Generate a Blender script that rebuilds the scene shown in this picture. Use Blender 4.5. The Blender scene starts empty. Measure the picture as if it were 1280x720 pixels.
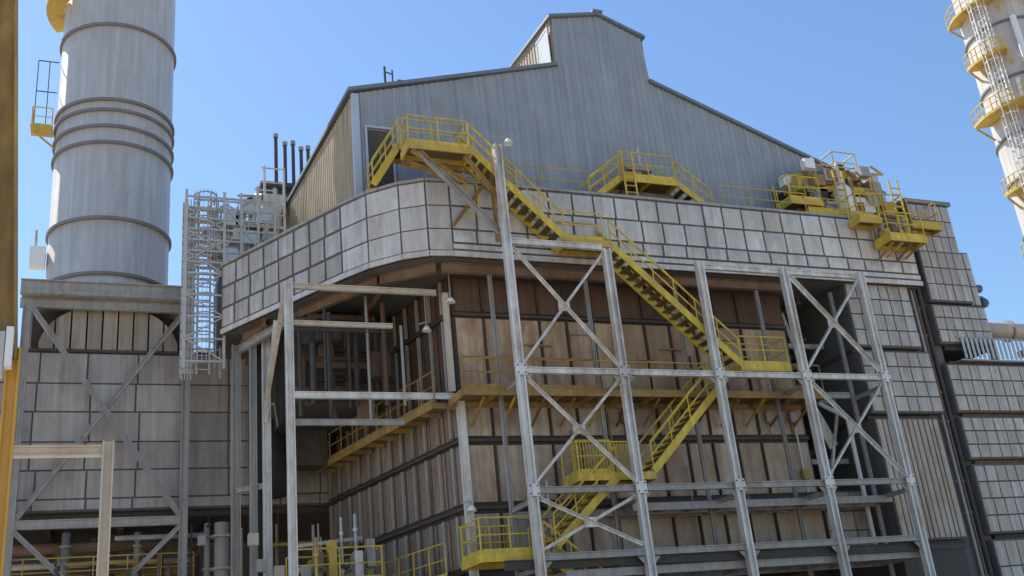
import bpy, math, random
from mathutils import Vector, Matrix
random.seed(7)
R = math.radians
scene = bpy.context.scene
col = scene.collection

# ------------------------------------------------------------------ camera
cam_d = bpy.data.cameras.new('camera')
cam = bpy.data.objects.new('camera', cam_d); col.objects.link(cam)
cam_d.sensor_fit = 'HORIZONTAL'; cam_d.sensor_width = 36.0
cam_d.lens = 1284 / 1280 * 36.0
cam_d.clip_start = 0.1; cam_d.clip_end = 3000
_r = Vector((0.9274, -0.3616, -0.0961)).normalized()
_b = -Vector((0.3710, 0.8548, 0.3628)).normalized()
_u = _b.cross(_r).normalized(); _r = _u.cross(_b).normalized()
cam.matrix_world = Matrix(((_r.x, _u.x, _b.x, 0), (_r.y, _u.y, _b.y, 0), (_r.z, _u.z, _b.z, 1.7), (0, 0, 0, 1)))
scene.camera = cam

# ------------------------------------------------------------------ sky, sun, exposure
SUN_AZ_LEFT, SUN_EL = 28.0, 52.0        # degrees left of +Y, and above the horizon
sdir = Vector((-math.sin(R(SUN_AZ_LEFT)) * math.cos(R(SUN_EL)), math.cos(R(SUN_AZ_LEFT)) * math.cos(R(SUN_EL)), math.sin(R(SUN_EL))))
w = bpy.data.worlds.new('World'); scene.world = w; w.use_nodes = True
nt = w.node_tree
bg = nt.nodes['Background']
sky = nt.nodes.new('ShaderNodeTexSky'); sky.sky_type = 'NISHITA'; sky.sun_disc = False
sky.sun_elevation = R(SUN_EL); sky.sun_rotation = R(-SUN_AZ_LEFT)
sky.air_density = 1.3; sky.dust_density = 0.3; sky.ozone_density = 7.0
nt.links.new(sky.outputs[0], bg.inputs[0]); bg.inputs[1].default_value = 0.13
sun_d = bpy.data.lights.new('sun', 'SUN'); sun_d.energy = 5.0; sun_d.angle = R(0.5); sun_d.color = (1, .95, .87)
sun = bpy.data.objects.new('sun', sun_d); col.objects.link(sun)
sun.rotation_euler = sdir.to_track_quat('Z', 'Y').to_euler(); sun.location = sdir * 200
vs = scene.view_settings
vs.view_transform = 'Standard'; vs.look = 'None'; vs.exposure = 0.45; vs.gamma = 1.0; vs.use_curve_mapping = False

# ------------------------------------------------------------------ materials
def mat(name, base, rough=.6, metal=0.0, var=.12, scale=1.5, island=0.0, rust=0.0, rust_col=(.22, .10, .045), streak=0.0, bump=.15, alt=None, alt_amt=.7):
    m = bpy.data.materials.new(name); m.use_nodes = True
    t = m.node_tree; N = t.nodes; L = t.links
    p = N['Principled BSDF']
    p.inputs['Roughness'].default_value = rough; p.inputs['Metallic'].default_value = metal
    tc = N.new('ShaderNodeTexCoord')
    n1 = N.new('ShaderNodeTexNoise'); n1.inputs['Scale'].default_value = scale; n1.inputs['Detail'].default_value = 8; n1.inputs['Roughness'].default_value = .65
    L.new(tc.outputs['Object'], n1.inputs['Vector'])
    # brightness factor = 1 + var*(noise-.5)*2 + island*(rand-.5)*2
    mr = N.new('ShaderNodeMapRange'); mr.inputs[1].default_value = .25; mr.inputs[2].default_value = .75
    mr.inputs[3].default_value = 1 - var; mr.inputs[4].default_value = 1 + var
    L.new(n1.outputs['Fac'], mr.inputs[0]); fac = mr.outputs[0]
    geo = N.new('ShaderNodeNewGeometry')
    if island:
        mi = N.new('ShaderNodeMapRange'); mi.inputs[3].default_value = 1 - island; mi.inputs[4].default_value = 1 + island
        L.new(geo.outputs['Random Per Island'], mi.inputs[0])
        mm = N.new('ShaderNodeMath'); mm.operation = 'MULTIPLY'; L.new(fac, mm.inputs[0]); L.new(mi.outputs[0], mm.inputs[1]); fac = mm.outputs[0]
    if streak:
        mp = N.new('ShaderNodeMapping'); mp.inputs['Scale'].default_value = (5, 5, .22)
        L.new(tc.outputs['Object'], mp.inputs['Vector'])
        ns = N.new('ShaderNodeTexNoise'); ns.inputs['Scale'].default_value = 1.0; ns.inputs['Detail'].default_value = 5
        L.new(mp.outputs[0], ns.inputs['Vector'])
        ms = N.new('ShaderNodeMapRange'); ms.inputs[1].default_value = .3; ms.inputs[2].default_value = .7
        ms.inputs[3].default_value = 1 - streak; ms.inputs[4].default_value = 1 + streak * .6
        L.new(ns.outputs['Fac'], ms.inputs[0])
        mm = N.new('ShaderNodeMath'); mm.operation = 'MULTIPLY'; L.new(fac, mm.inputs[0]); L.new(ms.outputs[0], mm.inputs[1]); fac = mm.outputs[0]
    sc_ = N.new('ShaderNodeVectorMath'); sc_.operation = 'SCALE'; sc_.inputs[0].default_value = base
    L.new(fac, sc_.inputs['Scale']); out = sc_.outputs[0]
    if alt:
        wn = N.new('ShaderNodeTexWhiteNoise'); wn.noise_dimensions = '1D'; L.new(geo.outputs['Random Per Island'], wn.inputs['W'])
        pw = N.new('ShaderNodeMath'); pw.operation = 'POWER'; pw.inputs[1].default_value = 2.5; L.new(wn.outputs['Value'], pw.inputs[0])
        pm = N.new('ShaderNodeMath'); pm.operation = 'MULTIPLY'; pm.inputs[1].default_value = alt_amt; L.new(pw.outputs[0], pm.inputs[0])
        ax = N.new('ShaderNodeMix'); ax.data_type = 'RGBA'; L.new(pm.outputs[0], ax.inputs[0]); L.new(out, ax.inputs[6]); ax.inputs[7].default_value = (*alt, 1)
        out = ax.outputs[2]
    if rust:
        mp2 = N.new('ShaderNodeMapping'); mp2.inputs['Scale'].default_value = (1.3, 1.3, .5); mp2.inputs['Location'].default_value = (3.1, 7.7, 1.3)
        L.new(tc.outputs['Object'], mp2.inputs['Vector'])
        n2 = N.new('ShaderNodeTexNoise'); n2.inputs['Scale'].default_value = 1.1; n2.inputs['Detail'].default_value = 10; n2.inputs['Roughness'].default_value = .7
        L.new(mp2.outputs[0], n2.inputs['Vector'])
        m2 = N.new('ShaderNodeMapRange'); m2.inputs[1].default_value = .62 - .3 * rust; m2.inputs[2].default_value = .80 - .25 * rust
        m2.clamp = True
        L.new(n2.outputs['Fac'], m2.inputs[0])
        mf = N.new('ShaderNodeMath'); mf.operation = 'MULTIPLY'; mf.inputs[1].default_value = min(1, .45 + rust * .5); L.new(m2.outputs[0], mf.inputs[0])
        mx = N.new('ShaderNodeMix'); mx.data_type = 'RGBA'
        L.new(mf.outputs[0], mx.inputs[0]); L.new(out, mx.inputs[6]); mx.inputs[7].default_value = (*rust_col, 1)
        out = mx.outputs[2]
    L.new(out, p.inputs['Base Color'])
    n3 = N.new('ShaderNodeMapRange'); n3.inputs[3].default_value = max(.05, rough - .15); n3.inputs[4].default_value = min(1, rough + .15)
    L.new(n1.outputs['Fac'], n3.inputs[0]); L.new(n3.outputs[0], p.inputs['Roughness'])
    if bump:
        b = N.new('ShaderNodeBump'); b.inputs['Strength'].default_value = bump; b.inputs['Distance'].default_value = .05
        L.new(n1.outputs['Fac'], b.inputs['Height']); L.new(b.outputs[0], p.inputs['Normal'])
    return m

M = {
 'lagging': mat('aluminium lagging', (.63, .555, .49), .45, .25, .16, 1.8, .13, .38, (.37, .27, .18), .2, .5, (.52, .44, .36), .7),
 'lagging_small': mat('weathered and shade toned lagging', (.50, .445, .395), .5, .2, .16, 1.6, .13, .45, (.31, .22, .15), .3, .5, (.36, .285, .225), .7),
 'seam': mat('dark seam', (.115, .105, .098), .8, 0, .2),
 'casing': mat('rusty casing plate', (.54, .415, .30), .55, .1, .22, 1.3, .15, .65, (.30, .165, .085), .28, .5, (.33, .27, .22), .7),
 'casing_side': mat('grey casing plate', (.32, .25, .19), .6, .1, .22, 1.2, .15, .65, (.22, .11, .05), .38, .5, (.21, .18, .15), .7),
 'casing_red': mat('red brown casing plate', (.56, .385, .25), .6, .05, .24, 1.3, .15, .7, (.30, .15, .07), .3, .5, (.34, .25, .13), .8),
 'lower_grey': mat('grey brown casing plate', (.52, .43, .35), .55, .1, .22, 1.3, .14, .6, (.30, .18, .10), .28, .5, (.35, .28, .24), .7),
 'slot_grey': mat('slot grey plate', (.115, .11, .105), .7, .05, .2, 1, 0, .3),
 'shade_brown': mat('shade darkened brown plate', (.11, .065, .042), .75, 0, .3, 1.2, .2, .6, (.14, .06, .03), .3),  # reddish dark brown, deepened to stand in for shade under the overhang
 'rust_yellow': mat('rust stained yellow', (.40, .25, .075), .7, 0, .25, 2.0, 0, .6, (.20, .10, .045), .2),
 'casing_seam': mat('brown seam', (.07, .05, .04), .85, 0, .3),
 'cladding': mat('blue grey cladding', (.335, .34, .355), .5, .15, .10, .8, 0, .3, (.27, .24, .20), .16),
 'clad_tan': mat('weathered side cladding', (.43, .34, .22), .6, .1, .16, .7, 0, .4, (.28, .18, .09), .3),
 'clad_trim': mat('cladding trim', (.50, .53, .57), .45, .3, .08),
 'roof': mat('roof sheet', (.20, .21, .23), .55, .3, .1),
 'galv': mat('galvanised steel', (.70, .66, .61), .45, .15, .16, 2.2, 0, .45, (.34, .22, .13), .24),
 'grey': mat('grey painted steel', (.36, .335, .31), .55, .1, .15, 2.0, 0, .35, (.25, .15, .09), .2),
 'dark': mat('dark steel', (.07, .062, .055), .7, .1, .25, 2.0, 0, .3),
 'rusty': mat('rusty steel', (.22, .14, .09), .8, 0, .25, 2.0, 0, .6, (.16, .07, .03)),
 'yellow': mat('yellow safety paint', (.66, .46, .05), .55, 0, .22, 2.5, 0, .45, (.36, .21, .07), .2),
 'old_yellow': mat('faded yellow paint', (.55, .37, .07), .65, 0, .2, 2.5, 0, .4, (.26, .14, .05)),
 'tread': mat('grating tread', (.16, .115, .05), .8, 0, .3, 3, 0, .4),
 'stack': mat('stack shell', (.59, .535, .485), .5, .15, .08, .6, 0, .35, (.45, .38, .31), .16, .05),
 'ring': mat('stack ring', (.19, .18, .175), .7, 0, .15),
 'wall': mat('grey duct plate', (.42, .37, .335), .6, .1, .16, 1.0, .12, .4, (.27, .19, .13), .25, .4, (.34, .28, .24), .6),
 'arch': mat('buff duct plate', (.37, .295, .235), .65, .05, .15, .9, .08, .5, (.26, .17, .10), .25),
 'ground': mat('pale gravel and concrete', (.43, .375, .29), .9, 0, .2, .15, 0, 0, bump=.3),
 'tan': mat('buff painted steel', (.56, .48, .39), .6, 0, .12, 2, 0, .25, (.36, .22, .12), .1),
 'white': mat('white paint', (.80, .79, .76), .45, 0, .06, 2),
 'orange': mat('orange paint', (.62, .33, .05), .55, 0, .15, 2, 0, .2),
 'pipe_grey': mat('pipe lagging', (.52, .49, .46), .5, .25, .15, 2, 0, .25),
 'green': mat('green paint', (.16, .24, .17), .6, 0, .15, 2, 0, .3),
 'cable_blue': mat('blue valve paint', (.08, .12, .17), .5, 0, .1, 2),
 'slat': mat('pale blue louvre', (.44, .45, .47), .6, .1, .15, 2),
 'glass': mat('pale window panel', (.72, .70, .66), .25, 0, .06, 2, bump=0),
}

# ------------------------------------------------------------------ geometry helpers
class MB:
    def __init__(s): s.v = []; s.f = []
    def add(s, vs, fs):
        o = len(s.v); s.v += [tuple(v) for v in vs]; s.f += [tuple(i + o for i in f) for f in fs]; return s
    def box(s, x0, x1, y0, y1, z0, z1):
        v = [(x, y, z) for z in (z0, z1) for y in (y0, y1) for x in (x0, x1)]
        return s.add(v, [(0, 2, 3, 1), (4, 5, 7, 6), (0, 1, 5, 4), (2, 6, 7, 3), (0, 4, 6, 2), (1, 3, 7, 5)])
    def obox(s, c, ax, ay, az):          # centre, three half-extent vectors
        c = Vector(c); v = [c + ax * i + ay * j + az * k for k in (-1, 1) for j in (-1, 1) for i in (-1, 1)]
        return s.add(v, [(0, 2, 3, 1), (4, 5, 7, 6), (0, 1, 5, 4), (2, 6, 7, 3), (0, 4, 6, 2), (1, 3, 7, 5)])
    def frame(s, p, q, up):
        p, q = Vector(p), Vector(q); d = (q - p); L = d.length; d.normalize(); up = Vector(up)
        if abs(d.dot(up)) > .99: up = Vector((0, 1, 0)) if abs(d.y) < .9 else Vector((1, 0, 0))
        sd = d.cross(up).normalized(); u = sd.cross(d).normalized(); return p, q, d, sd, u, L
    def bar(s, p, q, wd, h=None, up=(0, 0, 1)):
        h = h or wd; p, q, d, sd, u, L = s.frame(p, q, up)
        return s.obox((p + q) / 2, d * (L / 2), sd * (wd / 2), u * (h / 2))
    def ibeam(s, p, q, wd, h, t=.03, up=(0, 0, 1)):
        p, q, d, sd, u, L = s.frame(p, q, up); c = (p + q) / 2
        s.obox(c + u * (h / 2 - t / 2), d * (L / 2), sd * (wd / 2), u * (t / 2))
        s.obox(c - u * (h / 2 - t / 2), d * (L / 2), sd * (wd / 2), u * (t / 2))
        return s.obox(c, d * (L / 2), sd * (t / 2), u * (h / 2 - t))
    def angle(s, p, q, a, t=.02, up=(0, 0, 1)):
        p, q, d, sd, u, L = s.frame(p, q, up); c = (p + q) / 2
        s.obox(c, d * (L / 2), sd * (a / 2), u * (t / 2))
        return s.obox(c + sd * (a / 2 - t / 2) - u * (a / 2 + t / 2), d * (L / 2), sd * (t / 2), u * (a / 2))
    def tube(s, p, q, r, n=8, r2=None):
        r2 = r if r2 is None else r2
        p, q, d, sd, u, L = s.frame(p, q, (0, 0, 1)); vs = []
        for c, rr in ((p, r), (q, r2)):
            vs += [c + (sd * math.cos(2 * math.pi * i / n) + u * math.sin(2 * math.pi * i / n)) * rr for i in range(n)]
        return s.add(vs, [(i, (i + 1) % n, n + (i + 1) % n, n + i) for i in range(n)] + [tuple(range(n))[::-1], tuple(range(n, 2 * n))])
    def pipe(s, pts, r, n=8):
        for a, b in zip(pts, pts[1:]): s.tube(a, b, r, n)
        for a in pts[1:-1]: s.ball(a, r * 1.02)
        return s
    def ball(s, c, r, n=8, m=5):
        c = Vector(c); vs = []; fs = []
        for j in range(m + 1):
            th = math.pi * j / m
            vs += [c + Vector((math.sin(th) * math.cos(2 * math.pi * i / n), math.sin(th) * math.sin(2 * math.pi * i / n), math.cos(th))) * r for i in range(n)]
        for j in range(m):
            fs += [(j * n + i, (j + 1) * n + i, (j + 1) * n + (i + 1) % n, j * n + (i + 1) % n) for i in range(n)]
        return s.add(vs, fs)
    def lathe(s, prof, cx, cy, n=64, a0=0, a1=360):
        full = abs(a1 - a0) >= 359.9; k = n if full else n + 1; vs = []; fs = []
        for r, z in prof:
            for i in range(k):
                a = R(a0 + (a1 - a0) * i / n); vs.append((cx + r * math.cos(a), cy + r * math.sin(a), z))
        for j in range(len(prof) - 1):
            for i in range(n):
                i2 = (i + 1) % k; fs.append((j * k + i, j * k + i2, (j + 1) * k + i2, (j + 1) * k + i))
        return s.add(vs, fs)
    def prism(s, plan, z0, z1):
        n = len(plan); v = [(x, y, z0) for x, y in plan] + [(x, y, z1) for x, y in plan]
        return s.add(v, [tuple(range(n))[::-1], tuple(range(n, 2 * n))] + [(i, (i + 1) % n, n + (i + 1) % n, n + i) for i in range(n)])
    def build(s, name, m, parent=None, smooth=False, loc=None):
        base = Vector(loc) if loc is not None else (Vector(parent['_b']) if parent is not None else Vector((0, 0, 0)))
        me = bpy.data.meshes.new(name); me.from_pydata([tuple(Vector(v) - base) for v in s.v], [], s.f); me.update()
        if smooth:
            for pl in me.polygons: pl.use_smooth = True
        me.materials.append(M[m]); o = bpy.data.objects.new(name, me); col.objects.link(o)
        if parent is not None:
            o.parent = parent; o['_b'] = list(base)
        else:
            o.location = base; o['_b'] = list(base)
        return o

def tag(o, label, cat, group=None, kind=None):
    if label: o['label'] = label
    if cat: o['category'] = cat
    if group: o['group'] = group
    if kind: o['kind'] = kind
    return o
def thing(name, label, cat, base, group=None):
    o = bpy.data.objects.new(name, None); col.objects.link(o); o.location = base; o['_b'] = list(base)
    o.empty_display_size = .3
    return tag(o, label, cat, group)

def panels(mb, p0, p1, rows, nx, gap=.05, proud=.06, tilt=.006, bulge=.02, jit=0.0):
    """rows of slightly cross-broken plates on the vertical plane p0->p1 (outward normal to the right of p0->p1)."""
    p0, p1 = Vector((*p0, 0)), Vector((*p1, 0)); d = p1 - p0; L = d.length; d.normalize(); n = Vector((d.y, -d.x, 0))
    for z0, z1 in rows:
        xs = [i * L / nx for i in range(nx + 1)]
        for i in range(1, nx): xs[i] += random.uniform(-jit, jit)
        for i in range(nx):
            a, b = xs[i] + gap / 2, xs[i + 1] - gap / 2; c, e = z0 + gap / 2, z1 - gap / 2
            off = [proud + random.uniform(-tilt, tilt) for _ in range(4)]
            q = [p0 + d * a + n * off[0], p0 + d * b + n * off[1], p0 + d * b + n * off[2], p0 + d * a + n * off[3]]
            zz = [c, c, e, e]
            f = [Vector((v.x, v.y, z)) for v, z in zip(q, zz)]
            ctr = (f[0] + f[1] + f[2] + f[3]) / 4 + n * bulge
            bk = [Vector((p0 + d * x).to_tuple()) + n * .002 for x in (a, b, b, a)]
            bk = [Vector((v.x, v.y, z)) for v, z in zip(bk, zz)]
            mb.add(f + [ctr] + bk, [(0, 1, 4), (1, 2, 4), (2, 3, 4), (3, 0, 4), (5, 6, 1, 0), (6, 7, 2, 1), (7, 8, 3, 2), (8, 5, 0, 3)])
    return mb

_posts = set()
def railing(mb, pts, h=1.1, sp=1.3, t=.06, toe=True):
    for a, b in zip(pts, pts[1:]):
        a, b = Vector(a), Vector(b); L = (b - a).length; up = Vector((0, 0, 1)); n = max(1, round(L / sp)); d = (b - a).normalized()
        mb.tube(a + up * h, b + up * h, t / 2, 8); mb.tube(a + up * h * .52, b + up * h * .52, t * .4, 8)
        if toe: mb.bar(a + up * .07 + d * .04, b + up * .07 - d * .04, .012, .14)
        for k in range(n + 1):
            p = a + (b - a) * (k / n); key = (round(p.x, 1), round(p.y, 1), round(p.z, 1))
            if key in _posts: continue
            _posts.add(key); mb.tube(p + up * .001, p + up * (h - .004), t * .45, 8)
            mb.obox(p + up * .012, Vector((.06, 0, 0)), Vector((0, .06, 0)), Vector((0, 0, .01)))
    return mb

def stair(name, label, top, bot, y0, y1, group, rails=(0, 1), axis='x'):
    """one straight flight; top/bot = (along, z); y0..y1 the width; axis x runs along X."""
    P = (lambda a, b, z: Vector((a, b, z))) if axis == 'x' else (lambda a, b, z: Vector((b, a, z)))
    base = P(bot[0], (y0 + y1) / 2, bot[1]); t = thing(name, label, 'stairs', base, group)
    for y in (y0, y1):
        b = MB(); b.bar(P(bot[0], y, bot[1]), P(top[0], y, top[1]), .05, .26); b.build('stringer', 'yellow', t)
    n = max(3, int(abs(top[1] - bot[1]) / .24))
    for i in range(1, n):
        f = i / n; a = bot[0] + (top[0] - bot[0]) * f; z = bot[1] + (top[1] - bot[1]) * f
        b = MB(); c = P(a, (y0 + y1) / 2, z); wv = P(0, (y1 - y0) / 2 - .03, 0); av = P(.12, 0, 0)
        b.obox(c, av, wv, Vector((0, 0, .018)))
        b.obox(c + P(-.12 if top[0] > bot[0] else .12, 0, -.025), P(.012, 0, 0), wv * .999, Vector((0, 0, .04)))
        b.build('tread', 'tread', t)
    for k in rails:
        y = (y0, y1)[k]; b = MB(); up = Vector((0, 0, 1)); pb, pt = P(bot[0], y, bot[1]), P(top[0], y, top[1])
        b.tube(pb + up * 1.0, pt + up * 1.0, .04); b.tube(pb + up * .55, pt + up * .55, .03)
        m = max(2, round((pt - pb).length / 1.1))
        for i in range(m + 1):
            p = pb + (pt - pb) * (i / m); b.tube(p + up * .1, p + up * .98, .026)
        b.build('handrail', 'yellow', t)
    return t

def platform(name, label, x0, x1, y0, y1, z, rails, group=None, frame='old_yellow', deck='tread', rail_m='yellow', cat='platform'):
    t = thing(name, label, cat, ((x0 + x1) / 2, (y0 + y1) / 2, z), group)
    b = MB(); b.box(x0 + .06, x1 - .06, y0 + .06, y1 - .06, z - .05, z); b.build('deck', deck, t)
    b = MB()
    b.box(x0, x1, y0, y0 + .058, z - .24, z + .02); b.box(x0, x1, y1 - .058, y1, z - .24, z + .02)
    b.box(x0, x0 + .058, y0 + .06, y1 - .06, z - .24, z + .02); b.box(x1 - .058, x1, y0 + .06, y1 - .06, z - .24, z + .02)
    n = max(1, int((x1 - x0) / 1.2))
    for i in range(1, n): x = x0 + (x1 - x0) * i / n; b.box(x - .04, x + .04, y0 + .06, y1 - .06, z - .22, z - .052)
    b.build('edge_frame', frame, t)
    for seg in rails:
        b = MB(); railing(b, [(x, y, z + .021) for x, y in seg]); b.build('guardrail', rail_m, t)
    return t

# ------------------------------------------------------------------ ground
g = MB(); S = 900; K = 24
g.add([(-S, -S, 0), (S, -S, 0), (S, S, 0), (-S, S, 0)], [(0, 1, 2, 3)])
tag(g.build('ground', 'ground'), None, None, kind='structure')

# ------------------------------------------------------------------ upper insulated duct (the overhanging panelled band)
duct = thing('insulated_duct', 'overhanging grey duct of square lagging panels wrapped round the building under the clad gable', 'duct', (20, 36, 16.1))
edge = [(11.5, 31.35), (10.65, 31.46), (9.8, 31.93), (8.85, 32.85), (8.15, 33.95), (4.60, 40.3)]
plan = [(32.75, 31.35)] + edge + [(4.60, 43.4), (32.75, 43.4)]
MB().prism(plan, 16.1, 19.05).build('duct_shell', 'seam', duct)
rows = [(16.32, 17.16), (17.16, 18.08), (18.08, 19.02)]; rows_f = [(16.62, 17.16), (17.16, 18.08), (18.08, 19.02)]
panels(MB(), edge[0], (32.72, 31.35), rows_f, 22, .085, .06, .014, .03, .10).build('front_panels', 'lagging', duct)
b = MB()
for a, c in zip(edge[:4][::-1][:-1] , edge[:4][::-1][1:]): panels(b, a, c, rows, 1, .05, .05, .008, .015)
panels(b, edge[4], edge[3], rows, 1, .07, .05, .01)
b.build('corner_panels', 'lagging', duct)
panels(MB(), (4.62, 40.26), edge[4], rows, 8, .11, .05, .012, .02, .06).build('side_panels', 'lagging_small', duct)  # darker lagging here puts the side's shade into the colour
MB().box(11.5, 32.7, 31.27, 31.345, 16.38, 16.56).build('lower_strip', 'lagging', duct)
b = MB()
for a, c in zip(plan[:6], plan[1:7]): b.bar((*a, 16.2), (*c, 16.2), .16, .2)
b.build('bottom_trim', 'lagging', duct)
b = MB()
for a, c in zip(plan[:6], plan[1:7]): b.bar((*a, 19.1), (*c, 19.1), .22, .1)
b.build('top_trim', 'grey', duct)
for i in range(8):
    x = 6 + i * 3.6; y0 = 33.2 if x > 9 else 38.2
    MB().ibeam((x, y0, 15.94), (x, 43.2, 15.94), .2, .3).build('soffit_beam', 'rusty', duct)
MB().ibeam((11.0, 31.95, 15.9), (9.35, 33.4, 15.9), .22, .36).build('soffit_beam', 'rusty', duct)
MB().ibeam((9.25, 33.5, 15.9), (5.4, 40.1, 15.9), .22, .36).build('soffit_beam', 'rusty', duct)
MB().ibeam((11.2, 31.9, 15.9), (26.3, 31.9, 15.9), .22, .36).build('soffit_beam', 'rusty', duct)

# ------------------------------------------------------------------ corrugated gable building above
hall = thing('clad_building', 'blue grey corrugated gable building with raised ridge monitor on top of the plant', 'building', (20, 40, 19.1))
def roof_z(x):
    pts = [(8.84, 24.08), (15.4, 25.98), (17.95, 26.7), (20, 27.2), (22.5, 26.5), (30.51, 23.46), (34.6, 21.9)]
    for (a, za), (b_, zb) in zip(pts, pts[1:]):
        if x <= b_: return za + (zb - za) * (x - a) / (b_ - a)
    return pts[-1][1]
def mon_z(x):
    pts = [(17.95, 29.2), (20.3, 29.75), (22.5, 28.86)]
    for (a, za), (b_, zb) in zip(pts, pts[1:]):
        if x <= b_ + .001: return za + (zb - za) * (x - a) / (b_ - a)
    return pts[-1][1]
def corrugated(mb, p0, p1, zb, zt, pitch=.27, depth=.03, holes=()):
    p0, p1 = Vector((*p0, 0)), Vector((*p1, 0)); d = p1 - p0; L = d.length; d.normalize(); n = Vector((d.y, -d.x, 0))
    s_ = 0; prof = []
    while s_ < L:
        prof += [(s_, 0), (s_ + pitch * .45, 0), (s_ + pitch * .55, depth), (s_ + pitch * .9, depth)]; s_ += pitch
    prof = [(min(a, L), o) for a, o in prof] + [(L, 0)]
    vs = []; fs = []
    for a, o in prof:
        p = p0 + d * a + n * o; vs += [(p.x, p.y, zb(a)), (p.x, p.y, zt(a))]
    for i in range(len(prof) - 1): fs.append((2 * i, 2 * i + 2, 2 * i + 3, 2 * i + 1))
    return mb.add(vs, fs)
YF = 34.0
corrugated(MB(), (8.95, YF), (34.5, YF), lambda a: 19.06, lambda a: mon_z(8.95 + a) if 17.9 < 8.95 + a < 22.53 else roof_z(8.95 + a)).build('front_wall', 'cladding', hall)
wl0, wl1 = (8.80, YF + .06), (7.80, 47.6)
corrugated(MB(), wl1, wl0, lambda a: 19.06, lambda a: 24.06).build('side_wall', 'clad_tan', hall)
b = MB(); b.box(8.74, 9.02, YF - .07, YF + .12, 19.06, 24.06); b.build('corner_trim', 'clad_trim', hall)
b = MB()    # roof sheets, thick
xs = [8.6, 15.4, 17.95, 20, 22.5, 30.51, 34.6]
for a, c in zip(xs, xs[1:]):
    yf = YF + .1 if 17.9 <= a < 22.4 else YF - .16
    za, zc = roof_z(max(a, 8.84)) + .02, roof_z(c) + .02
    ba, bc = (a - .9 if a < 9 else a), c
    b.add([(a, yf, za), (c, yf, zc), (bc, 47.8, zc), (ba, 47.8, za), (a, yf, za + .16), (c, yf, zc + .16), (bc, 47.8, zc + .16), (ba, 47.8, za + .16)],
          [(3, 2, 1, 0), (4, 5, 6, 7), (0, 1, 5, 4), (2, 3, 7, 6), (3, 0, 4, 7), (1, 2, 6, 5)])
b.build('roof', 'roof', hall)
corrugated(MB(), (34.5, YF), (34.5, 47.6), lambda a: 19.06, lambda a: roof_z(34.5)).build('end_wall', 'cladding', hall)
corrugated(MB(), (34.5, 47.6), (7.8, 47.6), lambda a: 19.06, lambda a: roof_z(34.5 - a)).build('rear_wall', 'cladding', hall)
mon_side = corrugated(MB(), (17.65, 38.9), (17.93, YF), lambda a: 26.5, lambda a: 29.18).build('monitor_side', 'clad_tan', hall)
corrugated(MB(), (22.5, YF), (22.5, 38.9), lambda a: 26.2, lambda a: 28.84).build('monitor_end', 'cladding', hall)
b = MB()
for a, c in ((17.8, 20.3), (20.3, 22.62)):
    za, zc = mon_z(max(a, 17.95)) + .02, mon_z(min(c, 22.5)) + .02
    b.add([(a, YF - .16, za), (c, YF - .16, zc), (c - (0 if c > 21 else .1), 39.0, zc), (a - .3, 39.0, za), (a, YF - .16, za + .14), (c, YF - .16, zc + .14), (c - (0 if c > 21 else .1), 39.0, zc + .14), (a - .3, 39.0, za + .14)],
          [(3, 2, 1, 0), (4, 5, 6, 7), (0, 1, 5, 4), (2, 3, 7, 6), (3, 0, 4, 7), (1, 2, 6, 5)])
b.build('monitor_roof', 'roof', hall)
win = MB().box(17.78, 17.84, 34.2, 35.3, 27.1, 28.75).build('window', 'glass', hall)
b = MB(); b.add([(17.76, y, z) for y, z in ((34.1, 27), (35.4, 27), (35.4, 28.85), (34.1, 28.85), (34.2, 27.1), (35.3, 27.1), (35.3, 28.75), (34.2, 28.75))], [(i, (i + 1) % 4, 4 + (i + 1) % 4, 4 + i) for i in range(4)]); b.build('frame', 'clad_trim', win)
door = MB().box(9.3, 10.25, YF - .10, YF - .06, 19.9, 22.45).build('door', 'dark', hall)
MB().box(10.08, 10.18, YF - .16, YF - .102, 21.0, 21.2).build('handle', 'galv', door)
b = MB(); b.box(9.2, 9.29, YF - .13, YF - .055, 19.9, 22.55); b.box(10.26, 10.35, YF - .13, YF - .055, 19.9, 22.55); b.box(9.2, 10.35, YF - .13, YF - .055, 22.552, 22.64); b.build('frame', 'clad_trim', door)
b = MB(); b.box(28.0, 29.3, YF - .10, YF - .06, 20.3, 21.5); b.build('opening', 'dark', hall)
b = MB(); b.bar((20.3, YF - .2, 29.95), (20.3, 38.9, 29.95), .5, .12); b.build('ridge_cap', 'roof', hall)

# roof-edge odds and ends
t = thing('roof_vent', 'thin vent pipe and small box standing on the left roof edge of the gable', 'vent', (10.5, 34.6, 24.7))
MB().tube((10.35, 34.6, 24.5), (10.35, 34.6, 25.95), .05).tube((10.7, 34.7, 24.6), (10.7, 34.7, 25.9), .035).build('pipe', 'dark', t)
MB().bar((10.35, 34.6, 25.7), (10.7, 34.7, 25.7), .04).build('cross_pipe', 'dark', t)
MB().box(10.85, 11.25, 34.5, 34.9, 24.7, 25.35).build('box', 'dark', t)
for i, (x, h_) in enumerate(((7.75, 2.5), (8.2, 2.1), (8.6, 2.2), (9.0, 1.9), (9.35, 2.0))):
    t = thing('vent_pipe', ['tallest dark vent pipe at the left end of the row on the roof back edge', 'second dark vent pipe from the left in the row on the roof back edge',
              'middle dark vent pipe of the row on the roof back edge', 'second dark vent pipe from the right on the roof back edge', 'dark vent pipe at the right end of the row on the roof back edge'][i], 'vent pipe', (x, 45.5, 25.7), 'vent pipes on the roof back edge')
    pp = MB().tube((x, 45.5, 25.7), (x, 45.5, 25.7 + h_ + .3), .09).build('pipe', 'dark', t)
    MB().tube((x, 45.5, 25.7 + h_ + .3), (x, 45.5, 25.7 + h_ + .5), .13).build('cap', 'grey', pp)
t = thing('roof_platform', 'dark steel platform stacked with ducts carrying the row of vent pipes', 'platform', (8.3, 45.5, 24))
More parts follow.
